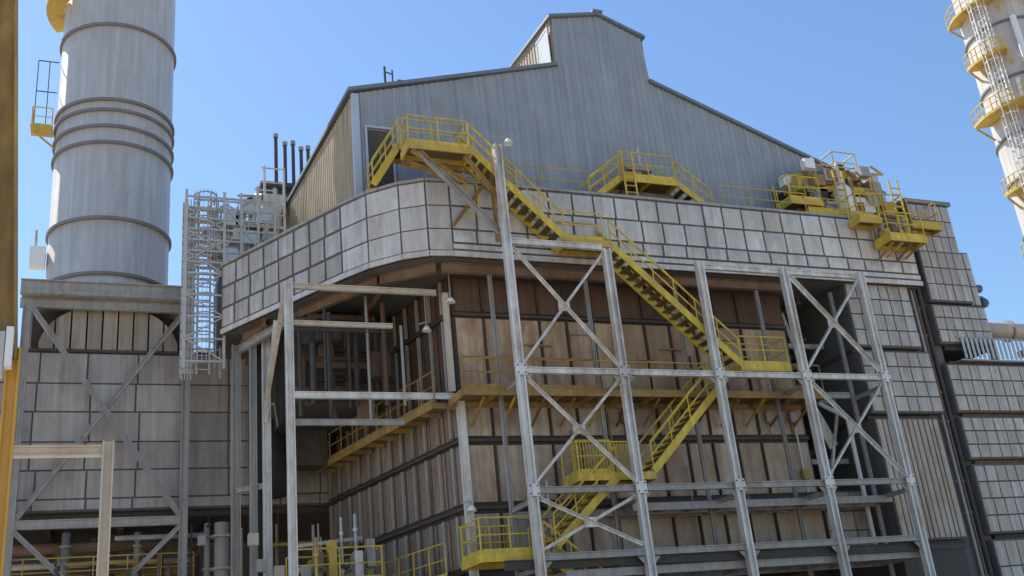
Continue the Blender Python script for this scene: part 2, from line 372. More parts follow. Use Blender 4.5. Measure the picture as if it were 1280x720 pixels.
MB().box(6.9, 9.6, 44.9, 46.3, 25.45, 25.7).build('deck', 'dark', t)
b = MB()
for x in (7.0, 9.4):
    for y in (45.0, 46.2): b.bar((x, y, 23.0), (x, y, 25.44), .12)
b.bar((7.0, 45, 23.2), (9.4, 45, 25.4), .08); b.build('leg', 'dark', t)
MB().tube((6.7, 45.6, 24.95), (9.2, 45.6, 24.95), .35, 16).build('duct', 'pipe_grey', t, True)
MB().tube((6.9, 45.3, 23.9), (8.6, 45.3, 24.2), .3, 16).build('duct', 'grey', t, True)

# ------------------------------------------------------------------ lower casing (rust-brown plates)
cas = thing('boiler_casing', 'rust-brown steel boiler casing in stacked tiers of plates behind the grey frame', 'boiler', (19, 36, 0))
cl = (11.85, 33.0); back = (9.55, 44.0); YR = 26.42
cplan = [(YR, 33.0), cl, back, (YR, 44.0)]
MB().prism(cplan, 5.45, 16.08).build('shell', 'casing_seam', cas)
tiers = [(14.62, 15.98, 13), (11.62, 14.45, 13), (9.98, 11.2, 13), (7.68, 9.74, 13), (5.6, 7.38, 13)]
for z0, z1, nx in tiers:
    panels(MB(), (cl[0] + .06, 33.0), (YR - .05, 33.0), [(z0, z1)], nx, .10, .05, .01, .03, .0).build('front_panels', 'shade_brown' if z0 > 14 else ('casing_red' if z0 > 11 else ('casing' if 7.6 < z0 < 9 else 'lower_grey')), cas)
    for i in range(1, nx):
        x = cl[0] + .06 + (YR - .11 - cl[0]) * i / nx; MB().box(x - .035, x + .035, 32.86, 32.998, z0 + .06, z1 - .06).build('rib', 'casing_seam', cas)
    panels(MB(), back, (cl[0] - .02, cl[1] + .06), [(z0, z1)], 11, .09, .05, .008, .03, .1).build('side_panels', 'casing_side' if z0 < 11 else 'shade_brown', cas)  # upper side tiers take the dark colour as painted shade
    b = MB(); random.seed(int(z0 * 10))
    dv = Vector((cl[0] - back[0], cl[1] - back[1], 0)); nn = Vector((dv.y, -dv.x, 0)).normalized()
    for i in range(12):
        p = Vector((*back, 0)) + dv * ((i + .5) / 12) + nn * .14
        MB().bar((p.x, p.y, z0 + .05), (p.x, p.y, z1 - .05), .09, .12, (dv.x, dv.y, 0)).build('side_stiffener', 'grey', cas)
for z in (14.53, 11.4, 9.86, 7.53):
    b = MB(); b.bar((cl[0] - .02, 32.93, z), (YR, 32.93, z), .14, .10); b.build('stiffener', 'dark', cas)
    q = nn * .07
    b = MB(); b.bar((back[0] + q.x, back[1] + q.y, z), (cl[0] + q.x - .02, cl[1] + q.y, z), .14, .10); b.build('stiffener', 'dark', cas)
MB().bar((11.82, 32.78, 0), (11.82, 32.78, 11.3), .26, .26).build('corner_column', 'galv', cas)
random.seed(41)
for i in range(16):
    x = random.uniform(12.4, 26.0); z0 = random.choice((5.7, 7.7, 9.95, 11.7)); z1 = min(z0 + random.uniform(1.4, 3.2), 14.4)
    c = MB().tube((x, 32.84, z0), (x, 32.84, z1), random.choice((.025, .035, .05)), 6).build('conduit', random.choice(('galv', 'grey', 'rusty', 'dark', 'rust_yellow')), cas)
    if i % 2: MB().box(x - .14, x + .14, 32.7, 32.82, z0 + .5, z0 + .9).build('junction_box', random.choice(('grey', 'galv', 'rusty', 'rust_yellow')), c)
for i in range(7):
    x = 12.6 + i * 1.9; z = 12.9 + (i % 3) * .5; MB().bar((x, 32.84, z), (x + random.uniform(.8, 2.0), 32.84, z), .05).build('conduit', ('rusty', 'rust_yellow', 'grey')[i % 3], cas)
MB().box(11.83, 26.4, 33.1, 43.9, 5.2, 5.44).build('bottom_plate', 'dark', cas)
for i in range(6):
    x = 12.4 + i * 2.7; MB().ibeam((x, 33.05, 5.0), (x, 43.8, 5.0), .2, .36).build('bottom_beam', 'dark', cas)

# lower plant mass in the dark below and behind
low = thing('lower_hopper', 'dark steel hopper and machinery bank in shade under the casing', 'machinery', (20, 45, 0))
MB().prism([(11.5, 44.2), (45, 44.2), (45, 47), (11.5, 47)], 0, 5.3).build('rear_wall', 'dark', low)
b = MB()
for i in range(4):
    x = 14 + i * 4.6
    b.add([(x - 1.9, 36.2, 5.1), (x + 1.9, 36.2, 5.1), (x + 1.9, 41, 5.1), (x - 1.9, 41, 5.1), (x - .4, 38.2, 1.8), (x + .4, 38.2, 1.8), (x + .4, 39, 1.8), (x - .4, 39, 1.8)],
          [(0, 1, 5, 4), (1, 2, 6, 5), (2, 3, 7, 6), (3, 0, 4, 7), (4, 5, 6, 7)])
b.build('hopper', 'dark', low)

# ------------------------------------------------------------------ recess with dark opening right of the casing
rec = thing('recessed_bay', 'deep dark bay with pipes between the brown casing and the right hand panel tower', 'recess', (27.5, 36, 0))
MB().box(26.5, 28.55, 39.6, 40, 5.3, 16.05).build('rear_wall', 'dark', rec)
MB().box(26.5, 28.55, 33.0, 36.5, 5.3, 7.75).build('lower_duct', 'seam', rec)
panels(MB(), (26.52, 33.0), (28.53, 33.0), [(5.45, 6.2), (6.2, 6.95), (6.95, 7.7)], 3, .05, .05).build('lower_panels', 'lagging_small', rec)
MB().pipe([(28.2, 32.5, 5.3), (28.2, 32.5, 10.6), (27.6, 33.6, 11.6), (27.6, 34.5, 15.9)], .09).build('pipe', 'white', rec)
MB().pipe([(27.0, 34.8, 7.8), (27.0, 34.8, 13.2), (28.3, 34.8, 13.6)], .14).build('pipe', 'pipe_grey', rec)
MB().pipe([(26.7, 35.4, 9.8), (28.5, 35.4, 9.8)], .18).build('pipe', 'rusty', rec)
MB().pipe([(26.7, 34.4, 14.0), (28.5, 34.4, 14.6)], .12).build('pipe', 'rusty', rec)
for z in (9.0, 11.5, 13.9): MB().bar((26.5, 33.4, z), (28.5, 33.4, z), .16, .2).build('cross_beam', 'grey', rec)
MB().box(26.9, 27.6, 34.6, 35.2, 8.0, 9.2).build('junction_box', 'grey', rec); MB().box(27.7, 28.3, 34.2, 34.8, 11.7, 12.9).build('junction_box', 'grey', rec)

MB().bar((27.1, 33.2, 11.2), (27.9, 33.3, 9.6), .5, .06, (0, 1, 0)).build('stiffener_plate', 'galv', rec)
MB().bar((28.3, 33.2, 10.9), (27.3, 33.2, 8.2), .1).build('strut', 'galv', rec)
random.seed(91)
for i in range(14):
    x = random.uniform(26.7, 28.3); z = random.uniform(8, 15.4); y = random.uniform(33.3, 36)
    if i % 2: MB().tube((x, y, z), (x, y, min(15.9, z + random.uniform(1, 4))), random.uniform(.03, .1), 8).build('pipe', random.choice(('rusty', 'grey', 'dark', 'tan')), rec)
    else: MB().box(26.55, 28.5, y, y + .1, z, z + random.uniform(.08, .2)).build('cross_beam', random.choice(('rusty', 'grey', 'dark', 'dark')), rec)
# ------------------------------------------------------------------ right panel tower (left of the slot)
tw = thing('panel_tower', 'grey panelled tower of three tiers left of the dark vertical slot', 'duct tower', (30.5, 35, 0))
for z0, z1, x0, x1, rows_, nx, m in ((13.35, 16.2, 28.75, 32.15, 4, 6, 'lagging_small'), (10.55, 13.2, 28.75, 32.45, 4, 6, 'lagging_small'), (5.5, 10.35, 28.75, 32.0, 1, 12, 'lower_grey')):
    MB().box(x0, x1, 31.65, 31.98, z0, z1).box(x0, min(x1, 31.95), 31.99, 37, z0 + .01, z1 - .01).build('tier_shell', 'seam', tw)
    rr = [(z0 + .05 + (z1 - z0 - .1) * i / rows_, z0 + .05 + (z1 - z0 - .1) * (i + 1) / rows_) for i in range(rows_)]
    panels(MB(), (x0 + .03, 31.65), (x1 - .03, 31.65), rr, nx, .06, .06, .01, .02, .06).build('tier_panels', m, tw)
MB().box(28.75, 31.9, 31.8, 36.9, 4.0, 5.35).build('tier_shell', 'dark', tw)
for z in (13.28, 10.45): MB().box(28.7, 31.9, 31.9, 36.8, z - .09, z + .06).build('tier_joint', 'dark', tw)

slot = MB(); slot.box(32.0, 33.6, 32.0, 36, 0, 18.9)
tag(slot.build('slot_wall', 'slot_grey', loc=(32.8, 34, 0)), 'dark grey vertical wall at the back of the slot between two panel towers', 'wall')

t = thing('slot_services', 'cable tray and rusty pipes running up the dark slot between two panel towers', 'pipework', (32.7, 31.9, 0))
for x, r, m in ((32.55, .06, 'grey'), (32.75, .04, 'rusty'), (33.0, .09, 'dark')): MB().tube((x, 31.88, 0), (x, 31.88, 18.6), r, 8).build('pipe', m, t)
for k in range(14): MB().box(32.45, 33.12, 31.93, 31.99, 1.5 + k * 1.25, 1.6 + k * 1.25).build('bracket', 'grey' if k % 3 else 'rusty', t)
# right block
rb = thing('panel_block', 'stepped grey panel building at the right edge with six tiers and louvre ledge', 'building', (37, 36, 0))
RT = [(15.55, 20.3, 33.3, 35.75, 6, 5, 'lagging_small'), (13.62, 15.42, 33.25, 36.3, 3, 6, 'lagging_small'), (10.6, 12.72, 33.2, 43.5, 3, 18, 'lagging_small'),
      (8.62, 10.42, 33.2, 43.5, 3, 18, 'lagging_small'), (5.62, 8.42, 33.2, 43.5, 4, 18, 'lagging_small'), (0.3, 5.4, 33.2, 43.5, 5, 18, 'lagging_small')]
for z0, z1, x0, x1, rows_, nx, m in RT:
    MB().box(x0, x1, 31.65, 31.98, z0, z1).box(33.65, x1 - .01, 31.99, 39.9, z0 + .01, z1 - .01).build('tier_shell', 'seam', rb)
    rr = [(z0 + .05 + (z1 - z0 - .1) * i / rows_, z0 + .05 + (z1 - z0 - .1) * (i + 1) / rows_) for i in range(rows_)]
    panels(MB(), (x0 + .03, 31.65), (x1 - .03, 31.65), rr, nx, .06, .06, .012, .02, .05).build('tier_panels', m, rb)
MB().box(35.76, 36.6, 32.0, 39.8, 15.5, 18.2).build('step_shell', 'seam', rb)
panels(MB(), (35.8, 32.0), (36.57, 32.0), [(15.6, 16.5), (16.5, 17.35), (17.35, 18.15)], 2, .06, .06).build('step_panels', 'lagging_small', rb)
for z in (15.48, 13.52, 12.82, 10.5, 8.52, 5.5): MB().box(33.7, 36.2 if z > 13 else 43.4, 31.9, 39.8, z - .1, z + .1).build('tier_joint', 'rusty' if z in (8.52, 10.5) else 'dark', rb)
MB().box(33.2, 35.9, 31.55, 40, 20.31, 20.5).build('roof', 'roof', rb)
b = MB()
for i in range(15): b.box(34.3 + i * .26, 34.43 + i * .26, 31.5, 31.53, 12.95, 13.85)
b.build('louvre_slat', 'slat', rb)
b = MB(); b.box(34.1, 38.3, 31.54, 31.6, 12.86, 12.93); b.box(34.1, 38.3, 31.54, 31.6, 13.87, 13.93); b.box(34.1, 38.3, 31.66, 32.4, 12.88, 12.92); b.build('louvre_frame', 'grey', rb)
t = thing('duct_pipe', 'buff lagged pipe with flanges running off to the right above the louvre ledge', 'pipe', (39, 33.5, 14.8))
MB().tube((36.2, 33.4, 15.0), (44, 33.4, 15.0), .42, 20).build('pipe', 'tan', t, True)
for x in (37.6, 39.3): MB().tube((x, 33.4, 15.0), (x + .1, 33.4, 15.0), .52, 20).build('flange', 'grey', t)
MB().box(38.0, 38.15, 33.2, 33.6, 13.0, 14.56).build('support', 'grey', t)
t = thing('wall_valve', 'small dark blue valve sticking out of the right building edge against the sky', 'valve', (36.5, 33, 16.4))
MB().tube((36.3, 33, 16.45), (37.9, 33, 16.45), .09).tube((37.6, 33, 15.9), (37.6, 33, 16.9), .07).build('pipe', 'cable_blue', t)
MB().tube((37.5, 33, 16.9), (37.9, 33, 16.9), .2).ball((37.9, 33, 16.2), .25).build('valve_body', 'cable_blue', t)
platform('side_walkway', 'grey and yellow walkway at right edge under the buff pipe', 38.4, 43.5, 31.0, 32.4, 13.6, [[(38.4, 31.05), (43.5, 31.05)]], frame='old_yellow')

# ------------------------------------------------------------------ front steel frame
fr = thing('support_frame', 'tall pale grey steel frame with cross braces in front of the brown casing', 'steel frame', (20.6, 30.6, 0))
CX = [13.0, 16.85, 20.7, 24.5, 28.2]; YA, YB = 30.0, 31.95
TOP = [20.0, 16.15, 15.9, 15.9, 15.9]
for x, zt in zip(CX, TOP):
    MB().ibeam((x, YA, 0), (x, YA, zt), .25, .28, .06, (1, 0, 0)).build('column', 'galv', fr)
for x, zt in zip(CX, [16.0, 15.8, 15.8, 15.8, 15.8]):
    MB().ibeam((x + .02, YB, 0), (x + .02, YB, zt), .12, .13, .03, (1, 0, 0)).build('column', 'grey', fr)
for z, i0, i1 in ((16.2, 0, 1), (11.5, 0, 4), (7.5, 0, 4), (5.42, 0, 4)):
    for i in range(i0, i1):
        MB().ibeam((CX[i] + .14, YA, z), (CX[i + 1] - .14, YA, z), .16, .21, .03).build('beam', 'galv' if z > 8 else 'grey', fr)
MB().ibeam((CX[2] + .14, YA + .1, 15.75), (CX[3] - .14, YA + .1, 15.75), .14, .2, .03).build('beam', 'galv', fr)
MB().ibeam((CX[3] + .14, YA + .1, 15.75), (CX[4] - .14, YA + .1, 15.75), .14, .2, .03).build('beam', 'galv', fr)
for i in range(4):
    for z in (11.35, 7.05):
        MB().ibeam((CX[i] + .13, YB, z), (CX[i + 1] - .11, YB, z), .14, .24, .03).build('beam', 'grey', fr)
for x in CX:
    for z in (11.2, 7.2, 5.1):
        MB().ibeam((x, YA + .15, z), (x, YB - .12, z), .1, .16, .02).build('tie', 'grey', fr)
MB().ibeam((11.9, YA + .2, 5.25), (30.4, YA + .2, 5.1), .2, .3, .03).build('beam', 'dark', fr)
def xbrace(i, z0, z1, y, m='galv', a=.1):
    x0, x1 = CX[i] + .16, CX[i + 1] - .16
    MB().angle((x0, y, z1), (x1, y, z0), a, .02, (0, 1, 0)).build('brace', m, fr)
    MB().angle((x0, y + .06, z0), (x1, y + .06, z1), a, .02, (0, 1, 0)).build('brace', m, fr)
    c = Vector(((x0 + x1) / 2, y + .03, (z0 + z1) / 2))
    MB().obox(c, Vector((.22, 0, 0)), Vector((0, .012, 0)), Vector((0, 0, .16))).build('gusset', m, fr)
xbrace(0, 11.75, 15.95, YA); xbrace(0, 7.75, 11.25, YA); xbrace(0, 5.65, 7.25, YA)
xbrace(3, 11.75, 15.55, YA, 'galv', .13); xbrace(3, 7.75, 11.25, YA, 'galv', .12)
MB().ibeam((10.2, 30.5, 19.7), (13.35, 30.5, 16.4), .16, .18, .025).build('brace', 'grey', fr)
for x in CX:
    for z in (11.5, 7.5):
        MB().box(x - .2, x + .2, YA - .155, YA - .143, z - .2, z + .2).build('gusset', 'galv', fr)

for i in range(4):
    for z in (11.5, 7.5, 5.42):
        for x, sx in ((CX[i], 1), (CX[i + 1], -1)):
            b = MB(); b.add([(x + sx * .16, YA - .05, z + sz * .14) if False else (x + sx * a, yy, z + c) for yy in (YA - .02, YA + .0) for a, c in ((.16, -.42), (.16, -.14), (.42, -.14))],
                [(0, 1, 2), (5, 4, 3), (0, 3, 4, 1), (1, 4, 5, 2), (2, 5, 3, 0)]); b.build('gusset', 'grey', fr)
for x in CX:
    for z in (11.5, 7.5):
        for i_, (dx, dz) in enumerate(((-.13, -.13), (.13, -.13), (-.13, .13), (.13, .13))): MB().tube((x + dx, YA - .156, z + dz), (x + dx, YA - .19, z + dz), .03, 6).build('bolt', 'rusty', fr)
# rust-yellow walkways between frame and casing
platform('casing_walkway', 'rusty yellow walkway level along the casing front at mid height', 11.4, 26.3, 31.25, 32.82, 11.25, [[(11.45, 31.3), (16.6, 31.3)], [(24.2, 31.3), (26.3, 31.3)]], 'walkways in front of the brown casing', frame='rust_yellow', rail_m='rust_yellow')
platform('casing_walkway', 'grey walkway level along the casing front above the lowest beam', 17.2, 28.4, 31.25, 32.8, 7.2, [], 'walkways in front of the brown casing', frame='grey', deck='dark')
platform('casing_walkway', 'lowest dark walkway along the casing front at the bottom edge', 14.0, 28.4, 30.3, 32.7, 5.0, [], 'walkways in front of the brown casing', frame='grey', deck='dark')

# ------------------------------------------------------------------ yellow stairs and landings
GS = 'yellow stair flights on the front of the plant'; GL = 'yellow stair landings on the front of the plant'
SY0, SY1 = 30.28, 31.2
platform('stair_landing', 'topmost yellow landing with tall railing beside the dark gable door', 9.75, 12.1, 30.3, 31.25, 19.95, [[(9.8, 30.35), (12.05, 30.35)], [(9.8, 31.2), (11.0, 31.2)], [(9.8, 30.35), (9.8, 31.2)]], GL)
stair('stair_flight', 'upper yellow stair flight from the top landing down past the tallest column', (12.05, 19.95), (15.45, 16.6), SY0, SY1, GS)
platform('stair_landing', 'yellow landing at the top beam level beside the duct panels', 15.4, 17.3, 30.25, 31.22, 16.6, [[(15.45, 30.3), (17.0, 30.3)], [(15.45, 31.17), (17.25, 31.17)]], GL)
stair('stair_flight', 'long yellow stair flight under the duct edge descending right to the railed landing', (17.25, 16.5), (22.0, 12.0), SY0, SY1, GS)
platform('stair_landing', 'bright yellow railed landing right of the third column', 21.95, 24.2, 30.3, 31.25, 12.0, [[(22.1, 30.35), (24.15, 30.35)], [(24.15, 30.35), (24.15, 31.2)], [(22.1, 31.2), (24.15, 31.2)]], GL, frame='yellow')
stair('stair_flight', 'yellow stair flight descending left in the middle of the frame', (21.3, 11.5), (17.75, 8.15), SY0 + .15, SY1 + .45, GS)
platform('stair_landing', 'yellow landing with solid mesh rail between the two left columns', 14.9, 17.8, 30.4, 31.75, 8.1, [[(14.95, 30.45), (16.2, 30.45)], [(14.95, 31.7), (17.8, 31.7)], [(14.95, 30.45), (14.95, 31.7)]], GL, frame='yellow')
stair('stair_flight', 'lower yellow stair flight crossing behind the lowest brace', (16.35, 8.0), (13.8, 5.8), SY0 + .1, SY1 + .4, GS)
platform('stair_landing', 'lowest bright yellow landing at the casing corner', 11.2, 13.3, 30.35, 32.2, 5.65, [[(11.25, 30.4), (13.25, 30.4)], [(11.25, 30.4), (11.25, 32.15)], [(11.25, 32.15), (13.25, 32.15)]], GL, frame='yellow')
stair('stair_flight', 'bottom yellow stair flight leaving the lowest landing towards the right', (13.4, 5.6), (17.0, 2.6), SY0 + .1, SY1 + .4, GS)
# mesh infill on the middle landing rail
t = thing('picket_screen', 'yellow picket screen hung on the landing rail between the two left columns', 'screen', (16.4, 31.5, 8.2))
for i in range(19): MB().box(15.33 + i * .12, 15.38 + i * .12, 31.49, 31.51, 8.31, 9.40).build('picket', 'old_yellow', t)
b = MB(); b.box(15.25, 15.3, 31.47, 31.53, 8.3, 9.4); b.box(17.6, 17.65, 31.47, 31.53, 8.3, 9.4); b.box(15.25, 17.65, 31.47, 31.53, 9.402, 9.45); b.build('frame', 'yellow', t)

# stair from the duct top up to the gable door
stair('stair_flight', 'short steep yellow stair in front of the dark gable door', (10.0, 20.9), (8.95, 19.15), 32.2, 32.85, GS)
platform('stair_landing', 'small upper yellow landing reaching the gable door', 9.95, 12.6, 32.1, 33.2, 20.9, [[(10.0, 32.15), (12.6, 32.15)], [(12.55, 32.15), (12.55, 33.15)]], GL)
stair('stair_flight', 'short yellow stair leading down right from the gable door landing', (12.6, 20.8), (14.6, 19.15), 32.2, 32.85, GS)

# crossover platform on the duct top
platform('crossover_platform', 'yellow crossover platform with stairs both sides in the middle of the duct top', 19.1, 21.7, 31.9, 33.1, 20.4, [[(19.15, 31.95), (21.65, 31.95)], [(19.15, 33.05), (21.65, 33.05)]], frame='yellow')
stair('stair_flight', 'short yellow stair up to the left side of the crossover platform', (19.1, 20.35), (17.6, 19.15), 32.0, 33.0, GS)
stair('stair_flight', 'short yellow stair down from the right side of the crossover platform', (21.7, 20.35), (23.3, 19.15), 32.0, 33.0, GS)
t = thing('pipe_hood', 'grey pipework and rusty box beneath the crossover platform', 'pipework', (20.3, 32.6, 19.1))
MB().tube((19.3, 32.6, 19.65), (21.6, 32.6, 19.65), .4, 16).build('duct', 'rusty', t, True)
MB().box(19.9, 20.9, 32.2, 33.0, 19.12, 19.3).build('saddle', 'old_yellow', t)
MB().pipe([(20.9, 33.3, 19.2), (20.9, 33.3, 22.6)], .06).pipe([(20.55, 33.35, 19.2), (20.55, 33.35, 22.2)], .05).build('riser', 'pipe_grey', t)
MB().box(19.6, 20.8, 32.2, 32.9, 20.9, 21.1).box(20.0, 20.3, 32.3, 32.6, 20.45, 20.9).build('box', 'grey', t)

random.seed(81)
GY = 'small yellow platforms and ladders around the duct top'
platform('step_platform', 'low yellow platform at the left end of the equipment cluster', 26.9, 28.6, 31.5, 32.6, 19.9, [[(26.95, 31.55), (28.55, 31.55)], [(26.95, 31.55), (26.95, 32.55)]], GY, frame='old_yellow')
platform('step_platform', 'yellow platform stepping down the duct face left of the hanging basket', 29.4, 30.6, 30.5, 31.2, 18.75, [[(29.45, 30.55), (30.55, 30.55)], [(29.45, 30.55), (29.45, 31.15)]], GY, frame='old_yellow')
platform('step_platform', 'highest small yellow platform on top of the equipment cluster', 30.6, 32.0, 32.5, 33.4, 22.0, [[(30.65, 32.55), (31.95, 32.55)], [(31.95, 32.55), (31.95, 33.35)], [(30.65, 32.55), (30.65, 33.35)]], GY, frame='old_yellow')
for (x, y, z0, z1), lab in zip(((31.55, 30.35, 17.9, 20.6), (29.6, 31.4, 18.8, 21.4), (19.4, 31.8, 19.1, 21.4), (12.35, 31.3, 17.6, 21.0)),
      ('yellow ladder climbing from the hanging basket to the equipment platform', 'yellow ladder left of the white vessel', 'yellow ladder at the front of the crossover platform', 'yellow ladder beside the topmost stair landing')):
    t = thing('access_ladder', lab, 'ladder', (x, y, z0), 'yellow access ladders on the duct')
    for dx in (-.24, .24): MB().bar((x + dx, y, z0), (x + dx, y, z1), .06).build('stringer', 'yellow', t)
    z = z0 + .2
    while z < z1 - .1: MB().bar((x - .21, y, z), (x + .21, y, z), .035).build('rung', 'old_yellow', t); z += .3
t = thing('stair_support', 'rust stained yellow struts and beams under the topmost stair landing', 'steel frame', (11, 30.8, 18))
for a, c in (((9.9, 30.5, 19.7), (11.9, 30.5, 18.6)), ((11.9, 30.5, 19.7), (13.2, 30.5, 17.9)), ((9.9, 31.2, 19.65), (11.9, 31.2, 18.9)), ((11.5, 31.2, 17.2), (13.3, 31.2, 19.6)), ((12.9, 30.6, 19.5), (12.9, 30.6, 16.4))):
    MB().angle(a, c, .12, .02, (0, 1, 0)).build('strut', 'rust_yellow', t)
MB().ibeam((9.8, 31.28, 19.6), (13.4, 31.28, 19.6), .14, .24, .02).build('beam', 'rust_yellow', t)
t = thing('walkway_brackets', 'rusty yellow knee braces and hangers under the mid height casing walkway', 'brackets', (19, 31.3, 11))
for i in range(13):
    x = 12.2 + i * 1.13; MB().angle((x, 32.8, 10.35), (x, 31.4, 11.0), .1, .02).build('knee_brace', ('rust_yellow', 'old_yellow', 'rusty')[i % 3], t)
for i in range(9): MB().bar((12.6 + i * 1.55, 31.35, 11.3), (12.6 + i * 1.55, 31.35, 12.35), .05).build('post', 'rust_yellow', t)
for z in (11.85, 12.35): MB().tube((11.5, 31.36, z), (21.6, 31.36, z), .03, 8).build('rail', 'old_yellow', t)
t = thing('landing_rails', 'lower yellow guard rails and pickets between the lowest landing and the casing side', 'railing', (11.3, 32, 5.7))
for i in range(12):
    x = 11.35 + i * .16; MB().bar((x, 32.3, 5.7), (x, 32.3, 6.8), .03).build('picket', 'yellow' if i % 2 else 'old_yellow', t)
MB().tube((11.2, 32.3, 6.8), (13.3, 32.3, 6.8), .035, 8).build('rail', 'yellow', t)
# long guard rail on the duct top
t = thing('guard_rail', 'long pale yellow guard rail along the front edge of the duct top', 'railing', (22, 31.5, 19.15))
for x0, x1 in ((13.4, 17.4), (23.4, 27.6)):
    b = MB(); railing(b, [(x0, 31.5, 19.15), (x1, 31.5, 19.15)], 1.0, 1.6, .05); b.build('rail_section', 'old_yellow', t)
t = thing('guard_rail', 'guard rail behind the crossover platform along the clad gable foot', 'railing', (22, 33.4, 19.1))
b = MB(); railing(b, [(12.8, 33.55, 19.1), (27.6, 33.55, 19.1)], 1.05, 1.6, .05); b.build('rail_section', 'old_yellow', t)

# equipment cluster at right end of the duct top
platform('equipment_platform', 'yellow equipment platform crowded with pipes at the right end of the duct top', 27.8, 33.2, 31.6, 33.3, 19.5, [[(27.85, 31.65), (29.6, 31.65), (33.15, 31.65)], [(33.15, 31.65), (33.15, 33.2)]], frame='yellow')
platform('equipment_platform', 'upper small yellow platform above the white vessel on the right', 29.0, 32.3, 32.3, 33.4, 21.1, [[(29.05, 32.35), (32.25, 32.35)], [(32.25, 32.35), (32.25, 33.35)], [(29.05, 32.35), (29.05, 33.35)]], frame='yellow')
platform('hanging_platform', 'bright yellow basket platform hanging over the right end of the duct panels', 30.5, 32.5, 30.2, 31.2, 17.85, [[(30.55, 30.25), (32.45, 30.25)], [(30.55, 30.25), (30.55, 31.15)], [(32.45, 30.25), (32.45, 31.15)]], frame='yellow')
t = thing('white_vessel', 'white cylindrical vessel among pipes on the right equipment platform', 'tank', (30.2, 32.0, 19.5))
MB().lathe([(0, 19.55), (.38, 19.6), (.4, 19.75), (.4, 20.75), (.3, 20.95), (0, 21.0)], 30.2, 32.0, 24).build('shell', 'white', t, True)
MB().tube((30.2, 32, 21), (30.2, 32, 22.0), .08).tube((29.9, 32, 20.1), (29.2, 32, 20.1), .09).build('nozzle', 'pipe_grey', t)
MB().box(29.9, 30.5, 31.75, 32.25, 19.52, 19.56).build('base_plate', 'grey', t)
t = thing('pipe_bank', 'bank of grey and rusty pipes and valves behind the white vessel', 'pipework', (30, 32.8, 19.5))
random.seed(11)
for i in range(9):
    x = 28.2 + i * .55; h_ = random.uniform(1.2, 2.6); m = ('pipe_grey', 'rusty', 'grey', 'old_yellow')[i % 4]
    MB().pipe([(x, 32.9, 19.5), (x, 32.9, 19.5 + h_), (x + random.choice((-.5, .5)), 33.3, 19.5 + h_ + .1)], random.uniform(.06, .14)).build('pipe', m, t)
for i in range(5):
    x = 28.3 + i * 1.0; MB().box(x, x + .4, 32.3, 32.7, 19.9 + (i % 3) * .5, 20.5 + (i % 3) * .5).build('valve_box', ('grey', 'dark', 'white', 'rusty', 'grey')[i], t)
MB().pipe([(29.3, 33.2, 21.5), (29.3, 33.2, 23.0)], .05).pipe([(31.0, 33.3, 21.5), (31.0, 33.3, 22.6)], .05).build('aerial', 'grey', t)

t = thing('fan_housing', 'dark rounded fan housing with hoods behind the equipment platform against the sky', 'machinery', (31, 33.7, 19.1))
MB().box(28.9, 33.4, 33.62, 33.98, 19.12, 21.6).build('casing', 'rusty', t)
MB().tube((29.5, 33.5, 22.0), (32.6, 33.5, 21.7), .55, 20).build('drum', 'grey', t, True)
MB().tube((31.6, 33.45, 22.35), (31.6, 33.45, 22.9), .3, 14).build('hood', 'dark', t, True)
MB().tube((30.2, 33.4, 22.4), (30.2, 33.4, 23.2), .12, 12).build('hood', 'pipe_grey', t, True)
MB().box(32.3, 33.3, 33.0, 33.6, 21.2, 22.0).build('motor_box', 'dark', t)
random.seed(31)
for i in range(44):
    x = random.uniform(28.0, 32.9); z = random.uniform(19.6, 22.3); y = random.uniform(31.9, 33.2); a = random.uniform(.12, .35)
    MB().box(x - a, x + a, y - a * .6, y + a * .6, z - a, z + a * .8).build('valve_box', random.choice(('old_yellow', 'rusty', 'old_yellow', 'white', 'grey', 'rust_yellow', 'rust_yellow', 'pipe_grey')), t)
for i in range(20):
    x = random.uniform(28.2, 33.0); z = random.uniform(19.9, 21.9); y = random.uniform(31.9, 33.0)
    MB().pipe([(x, y, 19.5), (x, y, z), (x + random.uniform(-1, 1), y, z + .05), (x + random.uniform(-1, 1), y + .3, z + .6)], random.uniform(.04, .09)).build('pipe', random.choice(('pipe_grey', 'rust_yellow', 'grey', 'old_yellow', 'galv')), t)
random.seed(33)
platform('hanging_platform', 'small rusty yellow railed platform bridging from the basket to the slot between the panel towers', 32.3, 34.0, 30.6, 31.3, 18.75, [[(32.35, 30.65), (33.95, 30.65)], [(33.95, 30.65), (33.95, 31.25)]], frame='old_yellow', rail_m='old_yellow')
t = thing('bracket_cluster', 'rusty brackets and pipes tangled under the hanging yellow basket platform', 'pipework', (32.2, 31, 18.3))
for i in range(4):
    x = 30.6 + i * .5; MB().bar((x, 31.25, 17.15 + (i % 2) * .15), (x + .1, 30.3, 17.58), .07).build('bracket', ('rust_yellow', 'old_yellow', 'rusty')[i % 3], t)
MB().pipe([(30.8, 31.0, 17.9), (30.8, 31.0, 19.2), (32.2, 31.0, 19.1)], .09).build('pipe', 'rusty', t)
for i in range(5): MB().box(30.65 + i * .36, 30.9 + i * .36, 30.5, 30.9, 17.88, 18.3 + (i % 2) * .35).build('valve_box', ('old_yellow', 'rusty', 'old_yellow', 'grey', 'rust_yellow')[i], t)

